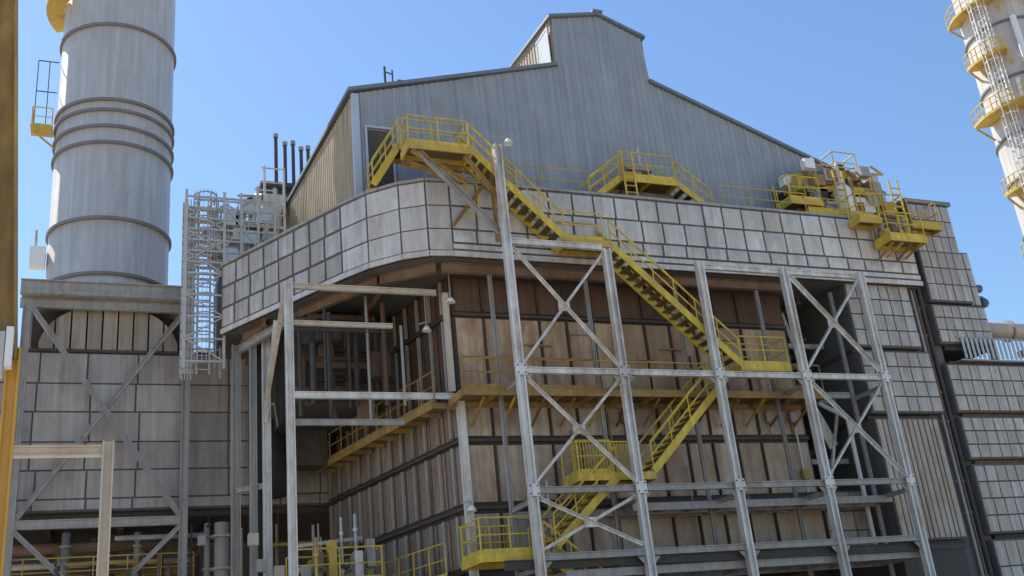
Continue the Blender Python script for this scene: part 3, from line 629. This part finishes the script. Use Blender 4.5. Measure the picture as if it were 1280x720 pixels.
# ------------------------------------------------------------------ left chimney stack
st = thing('chimney_stack', 'tall grey ringed steel chimney stack on a deck at the left', 'chimney', (.27, 46.6, 19.4))
SXc, SYc, SR = .27, 46.6, 2.6
MB().lathe([(2.75, 19.4), (2.75, 19.75), (SR, 19.9), (SR, 62)], SXc, SYc, 96).build('shell', 'stack', st, True)
for z in (20.05, 22.7, 26.5, 27.35, 28.2, 28.75, 32.9, 38.2, 44):
    MB().lathe([(SR - .02, z - .07), (SR + .12, z - .07), (SR + .12, z + .07), (SR - .02, z + .07)], SXc, SYc, 96).build('ring', 'ring', st)
for k in range(6):
    a = R(-150 + k * 24)
t = thing('stack_platform', 'small yellow railed platform on the left side of the grey ringed stack', 'platform', (-3.0, 46.3, 28.0), 'side platforms on the grey stack')
MB().box(-3.4, -2.45, 45.9, 46.7, 27.98, 28.1).build('deck', 'old_yellow', t)
b = MB(); railing(b, [(-2.5, 45.93, 28.1), (-3.36, 45.93, 28.1), (-3.36, 46.67, 28.1)], 1.0, .6); b.build('guardrail', 'yellow', t)
MB().bar((-3.2, 46.3, 27.94), (-2.36, 46.3, 27.2), .08).build('bracket', 'old_yellow', t)
b = MB()
for x in (-3.3, -2.8): b.bar((x, 46.3, 28.12), (x, 46.3, 31.9), .04)
b.bar((-3.3, 46.3, 31.9), (-2.4, 46.3, 31.9), .04); b.bar((-3.3, 46.3, 30.2), (-2.4, 46.3, 30.2), .04); b.build('davit', 'dark', t)
t = thing('stack_platform', 'upper yellow platform at the top edge beside the grey ringed stack', 'platform', (-2.9, 46.3, 35), 'side platforms on the grey stack')
MB().lathe([(2.62, 35.0), (3.45, 35.0), (3.45, 35.15), (2.62, 35.15)], SXc, SYc, 20, 150, 215).build('deck', 'old_yellow', t)
b = MB(); pts = [(SXc + 3.4 * math.cos(R(a)), SYc + 3.4 * math.sin(R(a)), 35.15) for a in range(150, 216, 13)]; railing(b, pts, 1.0, .8); b.build('guardrail', 'yellow', t)
t = thing('stack_box', 'pale instrument box low on the left side of the grey ringed stack', 'instrument box', (-2.6, 46.2, 21.2))
MB().box(-3.0, -2.36, 45.9, 46.5, 21.1, 22.0).build('box', 'white', t); MB().tube((-2.8, 46.2, 22), (-2.8, 46.2, 22.9), .06).build('pipe', 'pipe_grey', t)

# stack support frame and deck
sf = thing('deck_trestle', 'grey braced steel frame carrying the stack deck at the left', 'steel frame', (.4, 43.4, 0))
MB().box(-3.0, 3.75, 43.1, 50, 18.62, 18.82).build('deck', 'grey', sf)
MB().ibeam((-3.05, 43.2, 18.95), (3.8, 43.2, 18.95), .3, .62, .05).build('deck_beam', 'grey', sf)
MB().ibeam((-3.05, 43.6, 18.4), (3.8, 43.6, 18.4), .2, .4, .04).build('deck_beam', 'grey', sf)
b = MB(); b.lathe([(2.9, 18.84), (2.9, 19.38), (0, 19.38)], SXc, SYc, 48); b.build('pedestal', 'grey', sf)
for x in (-2.75, 3.5):
    MB().ibeam((x, 43.3, 0), (x, 43.3, 18.2), .3, .32, .04, (1, 0, 0)).build('column', 'grey', sf)
MB().ibeam((-2.6, 43.2, 18.1), (3.35, 43.2, 9.45), .2, .2, .03).build('brace', 'grey', sf)
MB().ibeam((3.35, 43.35, 18.1), (-2.6, 43.35, 9.45), .2, .2, .03).build('brace', 'grey', sf)
MB().ibeam((-2.6, 43.25, 9.25), (3.34, 43.25, 9.25), .22, .34, .04).build('beam', 'grey', sf)
MB().ibeam((-2.6, 43.2, 9.0), (.2, 43.2, 6.2), .18, .18, .03).build('brace', 'grey', sf)
MB().ibeam((3.35, 43.2, 9.0), (.6, 43.2, 6.2), .18, .18, .03).build('brace', 'grey', sf)

# plate wall of the flue behind
fw = thing('flue_box', 'grey plate flue box with arched hood below the stack', 'duct', (4, 46, 9.8))
MB().box(-6.0, 11.2, 44.06, 52, 9.85, 16.5).build('shell', 'seam', fw)
zr = [9.9, 10.35, 11.5, 12.65, 13.9, 15.1, 16.42]
panels(MB(), (-5.95, 44.06), (11.15, 44.06), list(zip(zr, zr[1:])), 9, .07, .05, .01, .02, .15).build('wall_panels', 'wall', fw)
b = MB()      # arched hood: half-round front made of strips
ac, aw, ah = .45, 2.75, 2.05; NA = 9
for i in range(NA):
    u0, u1 = -1 + 2 * i / NA, -1 + 2 * (i + 1) / NA; u0 += .012; u1 -= .012
    sub = [u0 + (u1 - u0) * k / 3 for k in range(4)]
    top = [(ac + aw * u, 16.56 + ah * math.sqrt(max(0, 1 - u * u)) ** 1.0) for u in sub]
    vs = [(x, 43.95, 16.56) for x, z in (top[0], top[-1])] + [(x, 43.95, z) for x, z in top[::-1]]
    n_ = len(vs); vs2 = [(x, 51, z) for x, y, z in vs]
    b.add(vs + vs2, [tuple(range(n_)), tuple(range(n_, 2 * n_))[::-1]] + [(j, n_ + j, n_ + (j + 1) % n_, (j + 1) % n_) for j in range(n_)])
b.build('arched_hood', 'arch', fw)
MB().box(-6, 11.2, 43.9, 44.4, 16.43, 16.55).build('ledge', 'dark', fw)
MB().box(-6, 11.2, 44.4, 52, 9.6, 9.84).build('bottom_plate', 'dark', fw)
for x in (-5, -1.5, 1.2, 4.6, 7.4): MB().ibeam((x, 44.2, 9.35), (x, 51.8, 9.35), .25, .4).build('bottom_beam', 'dark', fw)
MB().box(-2.6, 3.3, 44.6, 51, 16.56, 18.3).build('hood_core', 'casing_seam', fw)

# columns under the side end of the duct
t = thing('side_trestle', 'cluster of grey columns holding the far left end of the overhanging duct', 'steel frame', (6, 39.3, 0))
for x, y, w_, m in ((6.2, 39.4, .3, 'galv'), (5.75, 39.8, .26, 'grey'), (5.2, 40.6, .34, 'grey'), (6.0, 40.8, .5, 'dark')):
    MB().ibeam((x, y, 0), (x, y, 15.75), w_, w_, .04, (1, 0, 0)).build('column', m, t)
MB().ibeam((5.3, 40.4, 15.5), (6.9, 37.0, 15.7), .2, .3, .03).build('beam', 'grey', t)
MB().ibeam((6.1, 39.2, 12.2), (6.2, 36.9, 15.5), .16, .16, .03).build('brace', 'galv', t)
MB().ibeam((5.2, 40.4, 9.8), (6.2, 39.5, 9.8), .16, .2, .03).build('beam', 'grey', t)

# left portal frame
lf = thing('portal_frame', 'slender pale grey portal frame left of the brown casing under the overhang', 'steel frame', (6, 33, 0))
MB().ibeam((5.97, 33, 0), (5.97, 33, 15.45), .26, .26, .04, (1, 0, 0)).build('column', 'galv', lf)
MB().ibeam((6.1, 33, 15.35), (11.3, 33, 15.35), .16, .2, .03).build('beam', 'tan', lf)
MB().ibeam((6.1, 33, 14.0), (9.6, 33, 14.0), .14, .16, .03).build('beam', 'tan', lf)
MB().ibeam((6.1, 33, 11.45), (11.7, 33, 11.45), .16, .22, .03).build('beam', 'galv', lf)
MB().ibeam((6.1, 33.3, 10.6), (9.9, 33.3, 10.6), .14, .2, .03).build('beam', 'grey', lf)
MB().bar((11.6, 32.9, 11.6), (11.6, 32.9, 15.3), .2, .2).build('column', 'tan', lf)
MB().ibeam((5.9, 33.1, 15.3), (6.1, 38.6, 13.0), .16, .18, .03).build('brace', 'galv', lf)

# side walkways on the casing's receding face
def along(s_, off=0.0):
    p = Vector((*cl, 0)) + (Vector((*back, 0)) - Vector((*cl, 0))) * s_ - nn * (-off); return (p.x, p.y)
for z, lab in ((11.2, 'rusty yellow walkway receding along the side of the casing at mid height'), (5.3, 'yellow railed walkway receding along the side of the casing near the bottom')):
    t = thing('side_gangway', lab, 'walkway', (*along(.5, .6), z), 'walkways on the receding casing side')
    a0, a1, a2, a3 = along(.0, .12), along(.98, .12), along(.98, 1.0), along(.0, 1.0)
    MB().prism([a0, a3, a2, a1][::-1], z - .06, z).build('deck', 'tread', t)
    b = MB(); b.bar((*along(0, 1.02), z - .1), (*along(.98, 1.02), z - .1), .06, .26)
    for i in range(10): b.bar((*along(i / 10, .12), z - .15), (*along(i / 10, 1.0), z - .15), .08, .16)
    b.build('edge_frame', 'rust_yellow', t)
    b = MB(); railing(b, [(*along(0, .98), z), (*along(.98, .98), z)], 1.1, 1.1, .055); b.build('guardrail', 'yellow' if z < 8 else 'rust_yellow', t)

# lamps, drop pipes and hangers in the dark overhang
for i, (p, lab) in enumerate((((13.35, 29.75, 20.05), 'white lamp on the head of the tallest frame column'), ((11.15, 33.9, 14.3), 'white lamp hanging lower in the dark overhang left of the casing'), ((11.75, 32.75, 15.0), 'white lamp near the casing corner under the overhang'),
                ((11.82, 32.5, 7.45), 'white floodlight on the pale corner column of the casing'), ((20.9, 32.4, 14.9), 'white lamp under the duct edge right of the third column'))):
    t = thing('work_lamp', lab, 'lamp', p, 'white work lamps')
    x, y, z = p
    MB().tube((x, y, z + .05), (x, y, z + (1.3 if 0 < i < 3 else .25)), .03).bar((x, y, z + .25), (x - .25, y + .2, z + .22), .04).build('stem', 'grey', t)
    sh = MB().lathe([(0, z + .1), (.07, z + .1), (.18, z - .1), (.17, z - .1), (.05, z + .06)], x, y, 14).build('shade', 'white', t, True)
    MB().ball((x, y, z - .04), .06).build('bulb', 'glass', sh)
for i, (x, y, z0, z1, lab) in enumerate(((10.2, 34.0, 11.4, 14.4, 'thin grey hanging pipe nearest the casing in the dark overhang'), (9.2, 35.0, 11.0, 15.9, 'thin hanging pipe deepest in the dark overhang'))):
    t = MB(); t.tube((x, y, z0), (x, y, z1), .055)
    tag(t.build('drop_pipe', 'grey', loc=(x, y, z0)), lab, 'pipe', 'drop pipes under the overhang')
t = thing('shade_box', 'near-black duct box filling the dark space under the overhang left of the casing', 'duct', (8.8, 40, 12.4))
MB().prism([(6.9, 37.2), (10.85, 37.2), (9.65, 43.3), (6.9, 43.3)], 12.45, 15.75).build('shell', 'dark', t)  # near-black box added so the space under the overhang reads as deep shade
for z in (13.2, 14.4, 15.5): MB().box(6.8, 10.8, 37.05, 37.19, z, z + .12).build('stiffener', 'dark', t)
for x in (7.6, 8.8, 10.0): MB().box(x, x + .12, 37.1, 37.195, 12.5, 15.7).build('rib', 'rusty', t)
MB().pipe([(7.2, 36.8, 12.6), (7.2, 36.8, 14.0), (10.6, 36.8, 14.05)], .11).build('pipe', 'shade_brown', t)
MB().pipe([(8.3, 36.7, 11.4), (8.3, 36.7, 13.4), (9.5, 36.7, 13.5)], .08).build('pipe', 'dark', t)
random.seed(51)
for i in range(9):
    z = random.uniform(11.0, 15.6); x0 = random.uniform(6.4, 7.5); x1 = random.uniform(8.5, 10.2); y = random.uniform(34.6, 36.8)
    MB().ibeam((x0, y, z), (x1, y, z), .12, random.uniform(.14, .26), .02).build('cross_beam', random.choice(('dark', 'shade_brown', 'dark', 'casing_seam', 'shade_brown')), t)
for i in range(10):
    x = random.uniform(6.6, 10.2); y = random.uniform(34.4, 36.8); z = random.uniform(11.2, 12.6); MB().tube((x, y, z), (x, y, random.uniform(14, 15.8)), random.uniform(.03, .12), 8).build('pipe', random.choice(('dark', 'shade_brown', 'dark', 'casing_seam', 'shade_brown')), t)
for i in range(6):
    x = random.uniform(6.6, 9.6); y = random.uniform(35.2, 36.8); z = random.uniform(11.4, 14.5); MB().box(x, x + random.uniform(.4, .9), y, y + .5, z, z + random.uniform(.4, 1.1)).build('equipment_box', random.choice(('dark', 'shade_brown', 'rusty', 'dark')), t)
t = thing('duct_elbow', 'dark round duct bending in the shade under the overhang', 'duct', (8, 41, 12))
MB().pipe([(6.8, 42.6, 10), (6.8, 42.6, 13.2), (9.5, 42.0, 14.2)], .75, 20).build('duct', 'dark', t, True)
MB().box(7.6, 9.0, 41.5, 42.5, 11.0, 13.2).build('box', 'dark', t)

# pipes and rails at the lower left
random.seed(5)
labs = ['buff riser pipe left of the grey trestle columns at the bottom', 'second buff riser pipe beside the trestle at the bottom', 'yellow gas riser right of the slender portal column', 'pale thin riser beside the yellow gas riser', 'thicker pale riser closest to the casing side at the bottom', 'grey riser in the lower left shade', 'brown riser in the lower left shade', 'buff riser under the flue box centre']
specs = [(4.55, 44.5, 9.3, .12, 'tan'), (5.1, 44.2, 9.25, .3, 'tan'), (7.0, 34.5, 7.0, .06, 'old_yellow'), (8.2, 36, 7.9, .05, 'galv'), (8.7, 36, 8.0, .06, 'galv'), (-.8, 45, 9.2, .16, 'grey'), (.9, 46, 9.2, .2, 'rusty'), (1.9, 45.5, 9.2, .14, 'tan')]
for (x, y, z, r, m), lab in zip(specs, labs):
    t = thing('riser_pipe', lab, 'pipe', (x, y, 0), 'riser pipes at the lower left')
    pp = MB().tube((x, y, 0), (x, y, z), r, 12).build('pipe', m, t, True)
    for zz in (z - .6, z - 1.9): MB().tube((x, y, zz), (x, y, zz + .09), r * 1.5, 12).build('flange', m, pp)
t = thing('header_pipe', 'rusty horizontal header pipes under the flue box at the lower left', 'pipework', (0, 46, 8.3))
for i, (z, m, r) in enumerate(((8.7, 'rusty', .22), (8.1, 'tan', .12), (7.7, 'old_yellow', .1), (7.1, 'dark', .3))):
    MB().tube((-6, 45.6 + i * .5, z), (4.2, 45.6 + i * .5, z), r, 12).build('pipe', m, t, True)
t = thing('lower_gangway', 'yellow railed platform in the lower left corner below the flue box', 'platform', (0, 44.5, 7))
MB().box(-6, 4, 44, 45.2, 6.9, 7.0).build('deck', 'tread', t)
b = MB(); railing(b, [(-6, 44.05, 7), (4, 44.05, 7)], 1.1, 1.2); b.build('guardrail', 'old_yellow', t)
platform('valve_platform', 'yellow cage platform behind the slender portal column at the bottom', 6.4, 9.4, 35.0, 37.0, 5.6, [[(6.45, 35.05), (9.35, 35.05)], [(9.35, 35.05), (9.35, 36.9)], [(6.45, 36.95), (9.35, 36.95)]], frame='yellow')
t = thing('valve_skid', 'pale valves and boxes on the yellow cage platform', 'machinery', (7.6, 36, 5.6))
for i in range(6):
    x = 6.8 + i * .45; MB().box(x, x + .28, 35.8, 36.2, 5.65 + (i % 2) * .5, 6.3 + (i % 3) * .4).build('valve_box', ('grey', 'rusty', 'old_yellow', 'dark', 'galv', 'grey')[i], t)
MB().pipe([(6.6, 36.3, 6.2), (9.2, 36.3, 6.2)], .1).pipe([(6.6, 36.3, 7.0), (9.0, 36.3, 7.2)], .07).build('pipe', 'pipe_grey', t)
t = thing('pipe_thicket', 'dense rusty tangle of small pipes and posts in shade left of the casing foot', 'pipework', (5, 42, 5))
random.seed(61)
for i in range(40):
    x = random.uniform(-2, 9.0); y = random.uniform(43.0, 50) if x < 5.5 else random.uniform(38.5, 43.5); r = random.uniform(.03, .13); m = random.choice(('rusty', 'dark', 'grey', 'rust_yellow', 'tan', 'old_yellow', 'dark'))
    if i % 3: MB().tube((x, y, 4), (x, y, random.uniform(7.2, 9.4)), r, 8).build('pipe', m, t)
    else: z = random.uniform(6.4, 9.0); MB().tube((x - random.uniform(.6, 2.2), y, z), (min(9.2, x + random.uniform(.6, 2)), y, z), r, 8).build('pipe', m, t)
for i in range(14):
    x = random.uniform(-2, 8.8); y = 42.9 if x < 5 else 38.2; z = random.uniform(6.0, 8.6); a = random.uniform(.08, .19)
    MB().box(x - a, x + a, y - a, y + a, z - a, z + a * 1.4).build('valve_box', random.choice(('tan', 'grey', 'rusty', 'rust_yellow', 'dark')), t)
bk = thing('background_building', 'dark plant building in the shade behind the lower left frame', 'building', (0, 57, 0))
MB().box(-30, 30, 56, 60, 0, 13).build('wall', 'dark', bk)
b = MB()
for i in range(15): b.box(-28 + i * 3.8, -27.7 + i * 3.8, 55.8, 55.99, 0, 13)
b.build('rib', 'rusty', bk)

# ------------------------------------------------------------------ caged ladder and scaffold at left end of the duct
t = thing('caged_ladder', 'tall pale galvanised caged ladder hanging at the left end of the overhanging duct', 'ladder', (4.0, 41, 14.7))
b = MB()
for x in (3.72, 4.22): b.bar((x, 41.2, 14.7), (x, 41.2, 22.9), .07)
b.build('stringer', 'pipe_grey', t)
z = 14.9
while z < 22.4: MB().bar((3.72, 41.2, z), (4.22, 41.2, z), .04).build('rung', 'pipe_grey', t); z += .3
b = MB(); z = 15.0
while z < 22.9:
    pts = [(3.97 + .46 * math.cos(R(a)), 40.95 + .46 * math.sin(R(a)) * 1.2, z) for a in range(150, 391, 30)]
    for p, q in zip(pts, pts[1:]): b.bar(p, q, .02, .07)
    z += .42
for a in range(155, 390, 20):
    x, y = 3.97 + .475 * math.cos(R(a)), 40.95 + .475 * math.sin(R(a)) * 1.2; b.bar((x, y, 14.95), (x, y, 22.7), .045, .02, (1, 0, 0))
b.build('cage', 'pipe_grey', t)
t = thing('lattice_mast', 'wide pale lattice mast framing the caged ladder and reaching over the duct end', 'lattice tower', (5, 40.6, 14.7))
for x, z0 in ((3.15, 14.7), (4.7, 14.7), (5.4, 18.2), (6.1, 19.2), (6.8, 19.2)):
    zt = 22.6 if x < 5.5 else 23.0
    MB().bar((x, 40.45, z0), (x, 40.45, zt), .11).build('leg', 'pipe_grey', t)
    MB().bar((x, 41.75, z0 if x < 5 else 19.2), (x, 41.75, zt), .09).build('leg', 'pipe_grey', t)
k = 0; z = 15.0
while z < 22.6:
    xe = 4.7 if z < 19 else 6.8
    MB().bar((3.15, 40.45, z), (xe, 40.45, z), .07).build('rail', 'pipe_grey', t)
    if z > 19 or k % 2: MB().bar((3.15, 41.75, z), (xe, 41.75, z), .06).build('rail', 'pipe_grey', t)
    if z < 21.6: MB().bar((3.15, 40.4, z) if k % 2 else (4.7, 40.4, z), (4.7, 40.4, z + .95) if k % 2 else (3.15, 40.4, z + .95), .05).build('brace', 'pipe_grey', t)
    z += .95 if z < 18.5 else .5; k += 1
for x0, x1, z0, z1 in ((4.7, 5.4, 20, 21), (5.4, 6.1, 21, 20), (6.1, 6.8, 20, 22), (4.7, 5.4, 22, 21), (5.4, 6.1, 22, 22.5)): MB().bar((x0, 40.4, z0), (x1, 40.4, z1), .05).build('brace', 'pipe_grey', t)
for x, z, a in ((5.0, 19.7, .25), (5.75, 20.6, .3), (6.4, 19.9, .28), (4.95, 21.4, .22), (6.45, 21.7, .26), (5.7, 22.0, .2)): MB().box(x - a, x + a, 40.47, 40.5, z - .3, z + .3).build('sheet', 'clad_trim', t)
t = thing('cable_tray', 'pale cable tray strip running up behind the caged ladder at the duct end', 'cable tray', (3.5, 41.4, 14.8))
MB().box(3.1, 3.62, 41.42, 41.47, 14.8, 22.3).build('tray', 'galv', t)
for k in range(19): MB().box(3.08, 3.64, 41.38, 41.415, 15 + k * .39, 15.06 + k * .39).build('tray_rung', 'grey', t)
for i in range(4): MB().tube((3.17 + i * .12, 41.36, 14.5), (3.17 + i * .12, 41.36, 22.6), .022, 6).build('cable', 'pipe_grey', t)
t = thing('scaffold_tower', 'pale galvanised scaffold stair tower standing on the duct end beside the caged ladder', 'scaffold', (5.6, 41.6, 19.1))
X0, X1, Y0, Y1 = 4.75, 7.3, 40.9, 43.0
for x in (X0, 5.6, 6.45, X1):
    for y in (Y0, Y1):
        top = 22.4 if x < 5 else (22.6 if x < 6 else 24.3)
        MB().tube((x, y, 19.1), (x, y, top), .06).build('standard', 'galv', t)
b = MB()
for z in (19.6, 20.1, 20.7, 21.3, 21.9, 22.4):
    for y in (Y0, Y1): b.tube((X0 - 1.2, y, z), (X1, y, z), .05)
for z in (22.9, 23.5, 24.2):
    for y in (Y0, Y1): b.tube((6.3, y, z), (X1, y, z), .035)
for z in (20.1, 21.3, 22.4):
    for x in (X0, 5.6, 6.45, X1): b.tube((x, Y0, z), (x, Y1, z), .035)
b.build('ledger', 'galv', t)
for q in (((X0, Y0, 19.2), (6.45, Y0, 21.2)), ((6.45, Y0, 21.3), (X0, Y0, 22.3)), ((6.45, Y1, 19.2), (X0, Y1, 21.2)), ((X0, Y1, 21.2), (6.45, Y1, 22.3))): MB().tube(*q, .04).build('diagonal', 'galv', t)
random.seed(21)
for i in range(34):
    x = random.uniform(X0 - .9, X1 - .3); y = random.choice((Y0 - .04, Y1 + .04, 42.0)); z = random.uniform(19.3, 21.4 if x < 6.2 else 23)
    MB().box(x, x + random.uniform(.25, .7), y - .02, y + .02, z, z + random.uniform(.2, .6)).build('toe_panel', random.choice(('galv', 'white', 'galv', 'pipe_grey', 'clad_trim')), t)
for i in range(9):
    x = X0 - 1.1 + i * .42; MB().tube((x, Y0 - .02, 19.2), (x, Y0 - .02, 22.4), .025).build('rail_post', 'galv', t)
b = MB()
for z in (20.2, 21.4): b.box(X0, X1, Y0 + .1, Y1 - .1, z, z + .05)
b.build('board', 'pipe_grey', t)
for q in ((6.0, 6.5, 41.2, 41.7, 20.26, 21.2), (5.0, 5.5, 41.4, 42, 20.26, 20.9), (6.6, 7.2, 41.4, 42, 21.46, 23.2)): MB().box(*q).build('cabinet', 'pipe_grey', t)

t = thing('roof_machinery', 'heap of pale ducts, boxes and pipes behind the scaffold tower left of the gable', 'machinery', (7, 44.5, 19.1))
random.seed(71)
for i in range(22):
    x = random.uniform(5.4, 7.6); z = random.uniform(19.6, 24.0 if x > 6.2 else 22); a = random.uniform(.15, .45); y = random.uniform(43.4, 45.5)
    MB().box(x - a, min(7.85, x + a), y - a, y + a, z - a, z + a).build('equipment_box', random.choice(('pipe_grey', 'galv', 'clad_trim', 'tan', 'galv', 'grey')), t)
for i in range(16):
    x = random.uniform(5.2, 7.5); y = random.uniform(43.3, 45); z = random.uniform(21.5, 24.6 if x > 6.2 else 23)
    MB().pipe([(x, y, 19.1), (x, y, z), (x + random.uniform(-.8, .2), y + .2, z + .05)], random.uniform(.04, .12)).build('pipe', random.choice(('pipe_grey', 'galv', 'grey', 'dark')), t)
MB().box(5.0, 7.8, 43.2, 46, 18.9, 19.15).build('base', 'grey', t)

# ------------------------------------------------------------------ far right stack
rs = thing('distant_stack', 'pale grey stack with yellow ring platforms and pipes at the top right corner', 'chimney', (62.9, 46.2, 0))
DX, DY = 62.9, 46.2
MB().lathe([(2.75, 0), (2.75, 70)], DX, DY, 64).build('shell', 'stack', rs, True)
for z in (28, 32, 35.2, 39.5, 44): MB().lathe([(2.72, z - .08), (2.9, z - .08), (2.9, z + .08), (2.72, z + .08)], DX, DY, 64).build('ring', 'ring', rs)
for z, lab in ((46.0, 'topmost'), (41.5, 'second'), (37.0, 'third'), (31.0, 'fourth'), (26.0, 'lowest')):
    a0, a1, rr_ = (150, 330, 4.1) if z == 37.0 else ((160, 215, 3.7) if z != 46 else (140, 300, 3.7))
    MB().lathe([(2.78, z - .15), (rr_, z - .15), (rr_, z), (2.78, z)], DX, DY, 24, a0, a1).build('ring_deck', 'old_yellow', rs)
    b = MB(); pts = [(DX + (rr_ - .05) * math.cos(R(a0 + (a1 - a0) * k / 8)), DY + (rr_ - .05) * math.sin(R(a0 + (a1 - a0) * k / 8)), z) for k in range(9)]
    railing(b, pts, 1.1, 1.0, .09); b.build('guardrail', 'yellow', rs)
    for k in range(0, 9, 2): MB().bar((*(Vector((DX, DY, 0)) + (Vector(pts[k]) - Vector((DX, DY, z))) * .96 ).xy, z - .2), (*(Vector((DX, DY, 0)) + (Vector(pts[k]) - Vector((DX, DY, z))) * .70).xy, z - 1.3), .12).build('bracket', 'old_yellow', rs)
b = MB()
for dx in (-.3, .3): b.bar((DX - 3.2, DY - 1.0 + dx, 20), (DX - 3.2, DY - 1.0 + dx, 48), .08)
z = 20
while z < 48: b.bar((DX - 3.2, DY - 1.3, z), (DX - 3.2, DY - .7, z), .05); z += .5
b.build('ladder', 'galv', rs)
b = MB(); z = 21
while z < 47:
    pts = [(DX - 3.25 + .7 * math.cos(R(a)), DY - 1.0 + .6 * math.sin(R(a)), z) for a in range(90, 271, 45)]
    for p, q in zip(pts, pts[1:]): b.bar(p, q, .03, .09)
    z += .9
for a in range(90, 271, 45): b.bar((DX - 3.25 + .72 * math.cos(R(a)), DY - 1 + .62 * math.sin(R(a)), 21), (DX - 3.25 + .72 * math.cos(R(a)), DY - 1 + .62 * math.sin(R(a)), 46.8), .05)
b.build('ladder_cage', 'galv', rs)
MB().pipe([(DX - 1.9, DY - 2.5, 10), (DX - 1.9, DY - 2.5, 44)], .22).build('pipe', 'white', rs)
MB().pipe([(DX - 2.5, DY - 1.8, 10), (DX - 2.5, DY - 1.8, 39)], .14).build('pipe', 'white', rs)

# ------------------------------------------------------------------ near left pipe rack column
nr = thing('rack_column', 'rusty brown leaning rack column with pipes and green boxes at the left edge', 'column', (-1.4, 12, 0))
def lean(x, z): return (x - .07 * (z - 5.6), 12, z)
MB().ibeam(lean(-.96, 5.6), lean(-.96, 14), .26, .28, .03, (1, 0, 0)).build('column', 'rust_yellow', nr)
for x, y, r, m in ((-1.27, 12.1, .12, 'tan'), (-1.55, 12.15, .12, 'rusty'), (-1.82, 12.1, .1, 'grey')):
    a, c = Vector(lean(x, 5.7)), Vector(lean(x, 14)); MB().tube((a.x, y, a.z), (c.x, y, c.z), r, 12).build('pipe', m, nr, True)
for k in range(9):
    z = 6.1 + k * .75; x = lean(-1.0, z)[0]; MB().box(x - 1.0, x - .13, 11.84, 11.94, z, z + .09).build('clamp', 'rusty' if k % 2 else 'dark', nr)
for z, m in ((9.35, 'green'), (7.65, 'green'), (8.5, 'dark'), (6.6, 'tan')):
    x = lean(-1.14, z)[0]; MB().box(x - .3, x - .02, 11.7, 11.83, z, z + .33).build('junction_box', m, nr)
MB().ibeam((-.86, 12, 0), (-.86, 12, 5.75), .12, .14, .02, (1, 0, 0)).build('lower_post', 'orange', nr)
MB().ibeam((-3.2, 12, 5.0), (-.95, 12, 5.0), .12, .12, .02).build('cross_beam', 'orange', nr)
MB().ibeam((-3.2, 12, 4.62), (-.95, 12, 4.62), .14, .2, .02).build('cross_beam', 'rusty', nr)
MB().box(-3.2, -1.0, 12.05, 12.1, 0, 4.3).build('sheet', 'orange', nr)
t = thing('flood_lamp', 'white floodlight bracketed on the rusty rack column at the left edge', 'lamp', (-.95, 11.8, 5.6))
MB().box(-.93, -.86, 11.7, 11.84, 5.45, 5.9).build('housing', 'white', t)
MB().bar((-1.1, 11.86, 5.75), (-.9, 11.8, 5.75), .05).build('bracket', 'grey', t)
MB().box(-1.1, -.94, 11.72, 11.86, 5.35, 5.85).build('ballast', 'pipe_grey', t)

t = thing('buff_portal', 'buff painted steel post and beam standing in front of the stack frame', 'steel frame', (.26, 20, 0))
MB().ibeam((.27, 20, 0), (.27, 20, 6.68), .2, .2, .03, (1, 0, 0)).build('post', 'tan', t)
MB().ibeam((-3.0, 20, 6.5), (.16, 20, 6.5), .16, .2, .03).build('beam', 'tan', t)

for o in scene.objects:
    if '_b' in o: del o['_b']
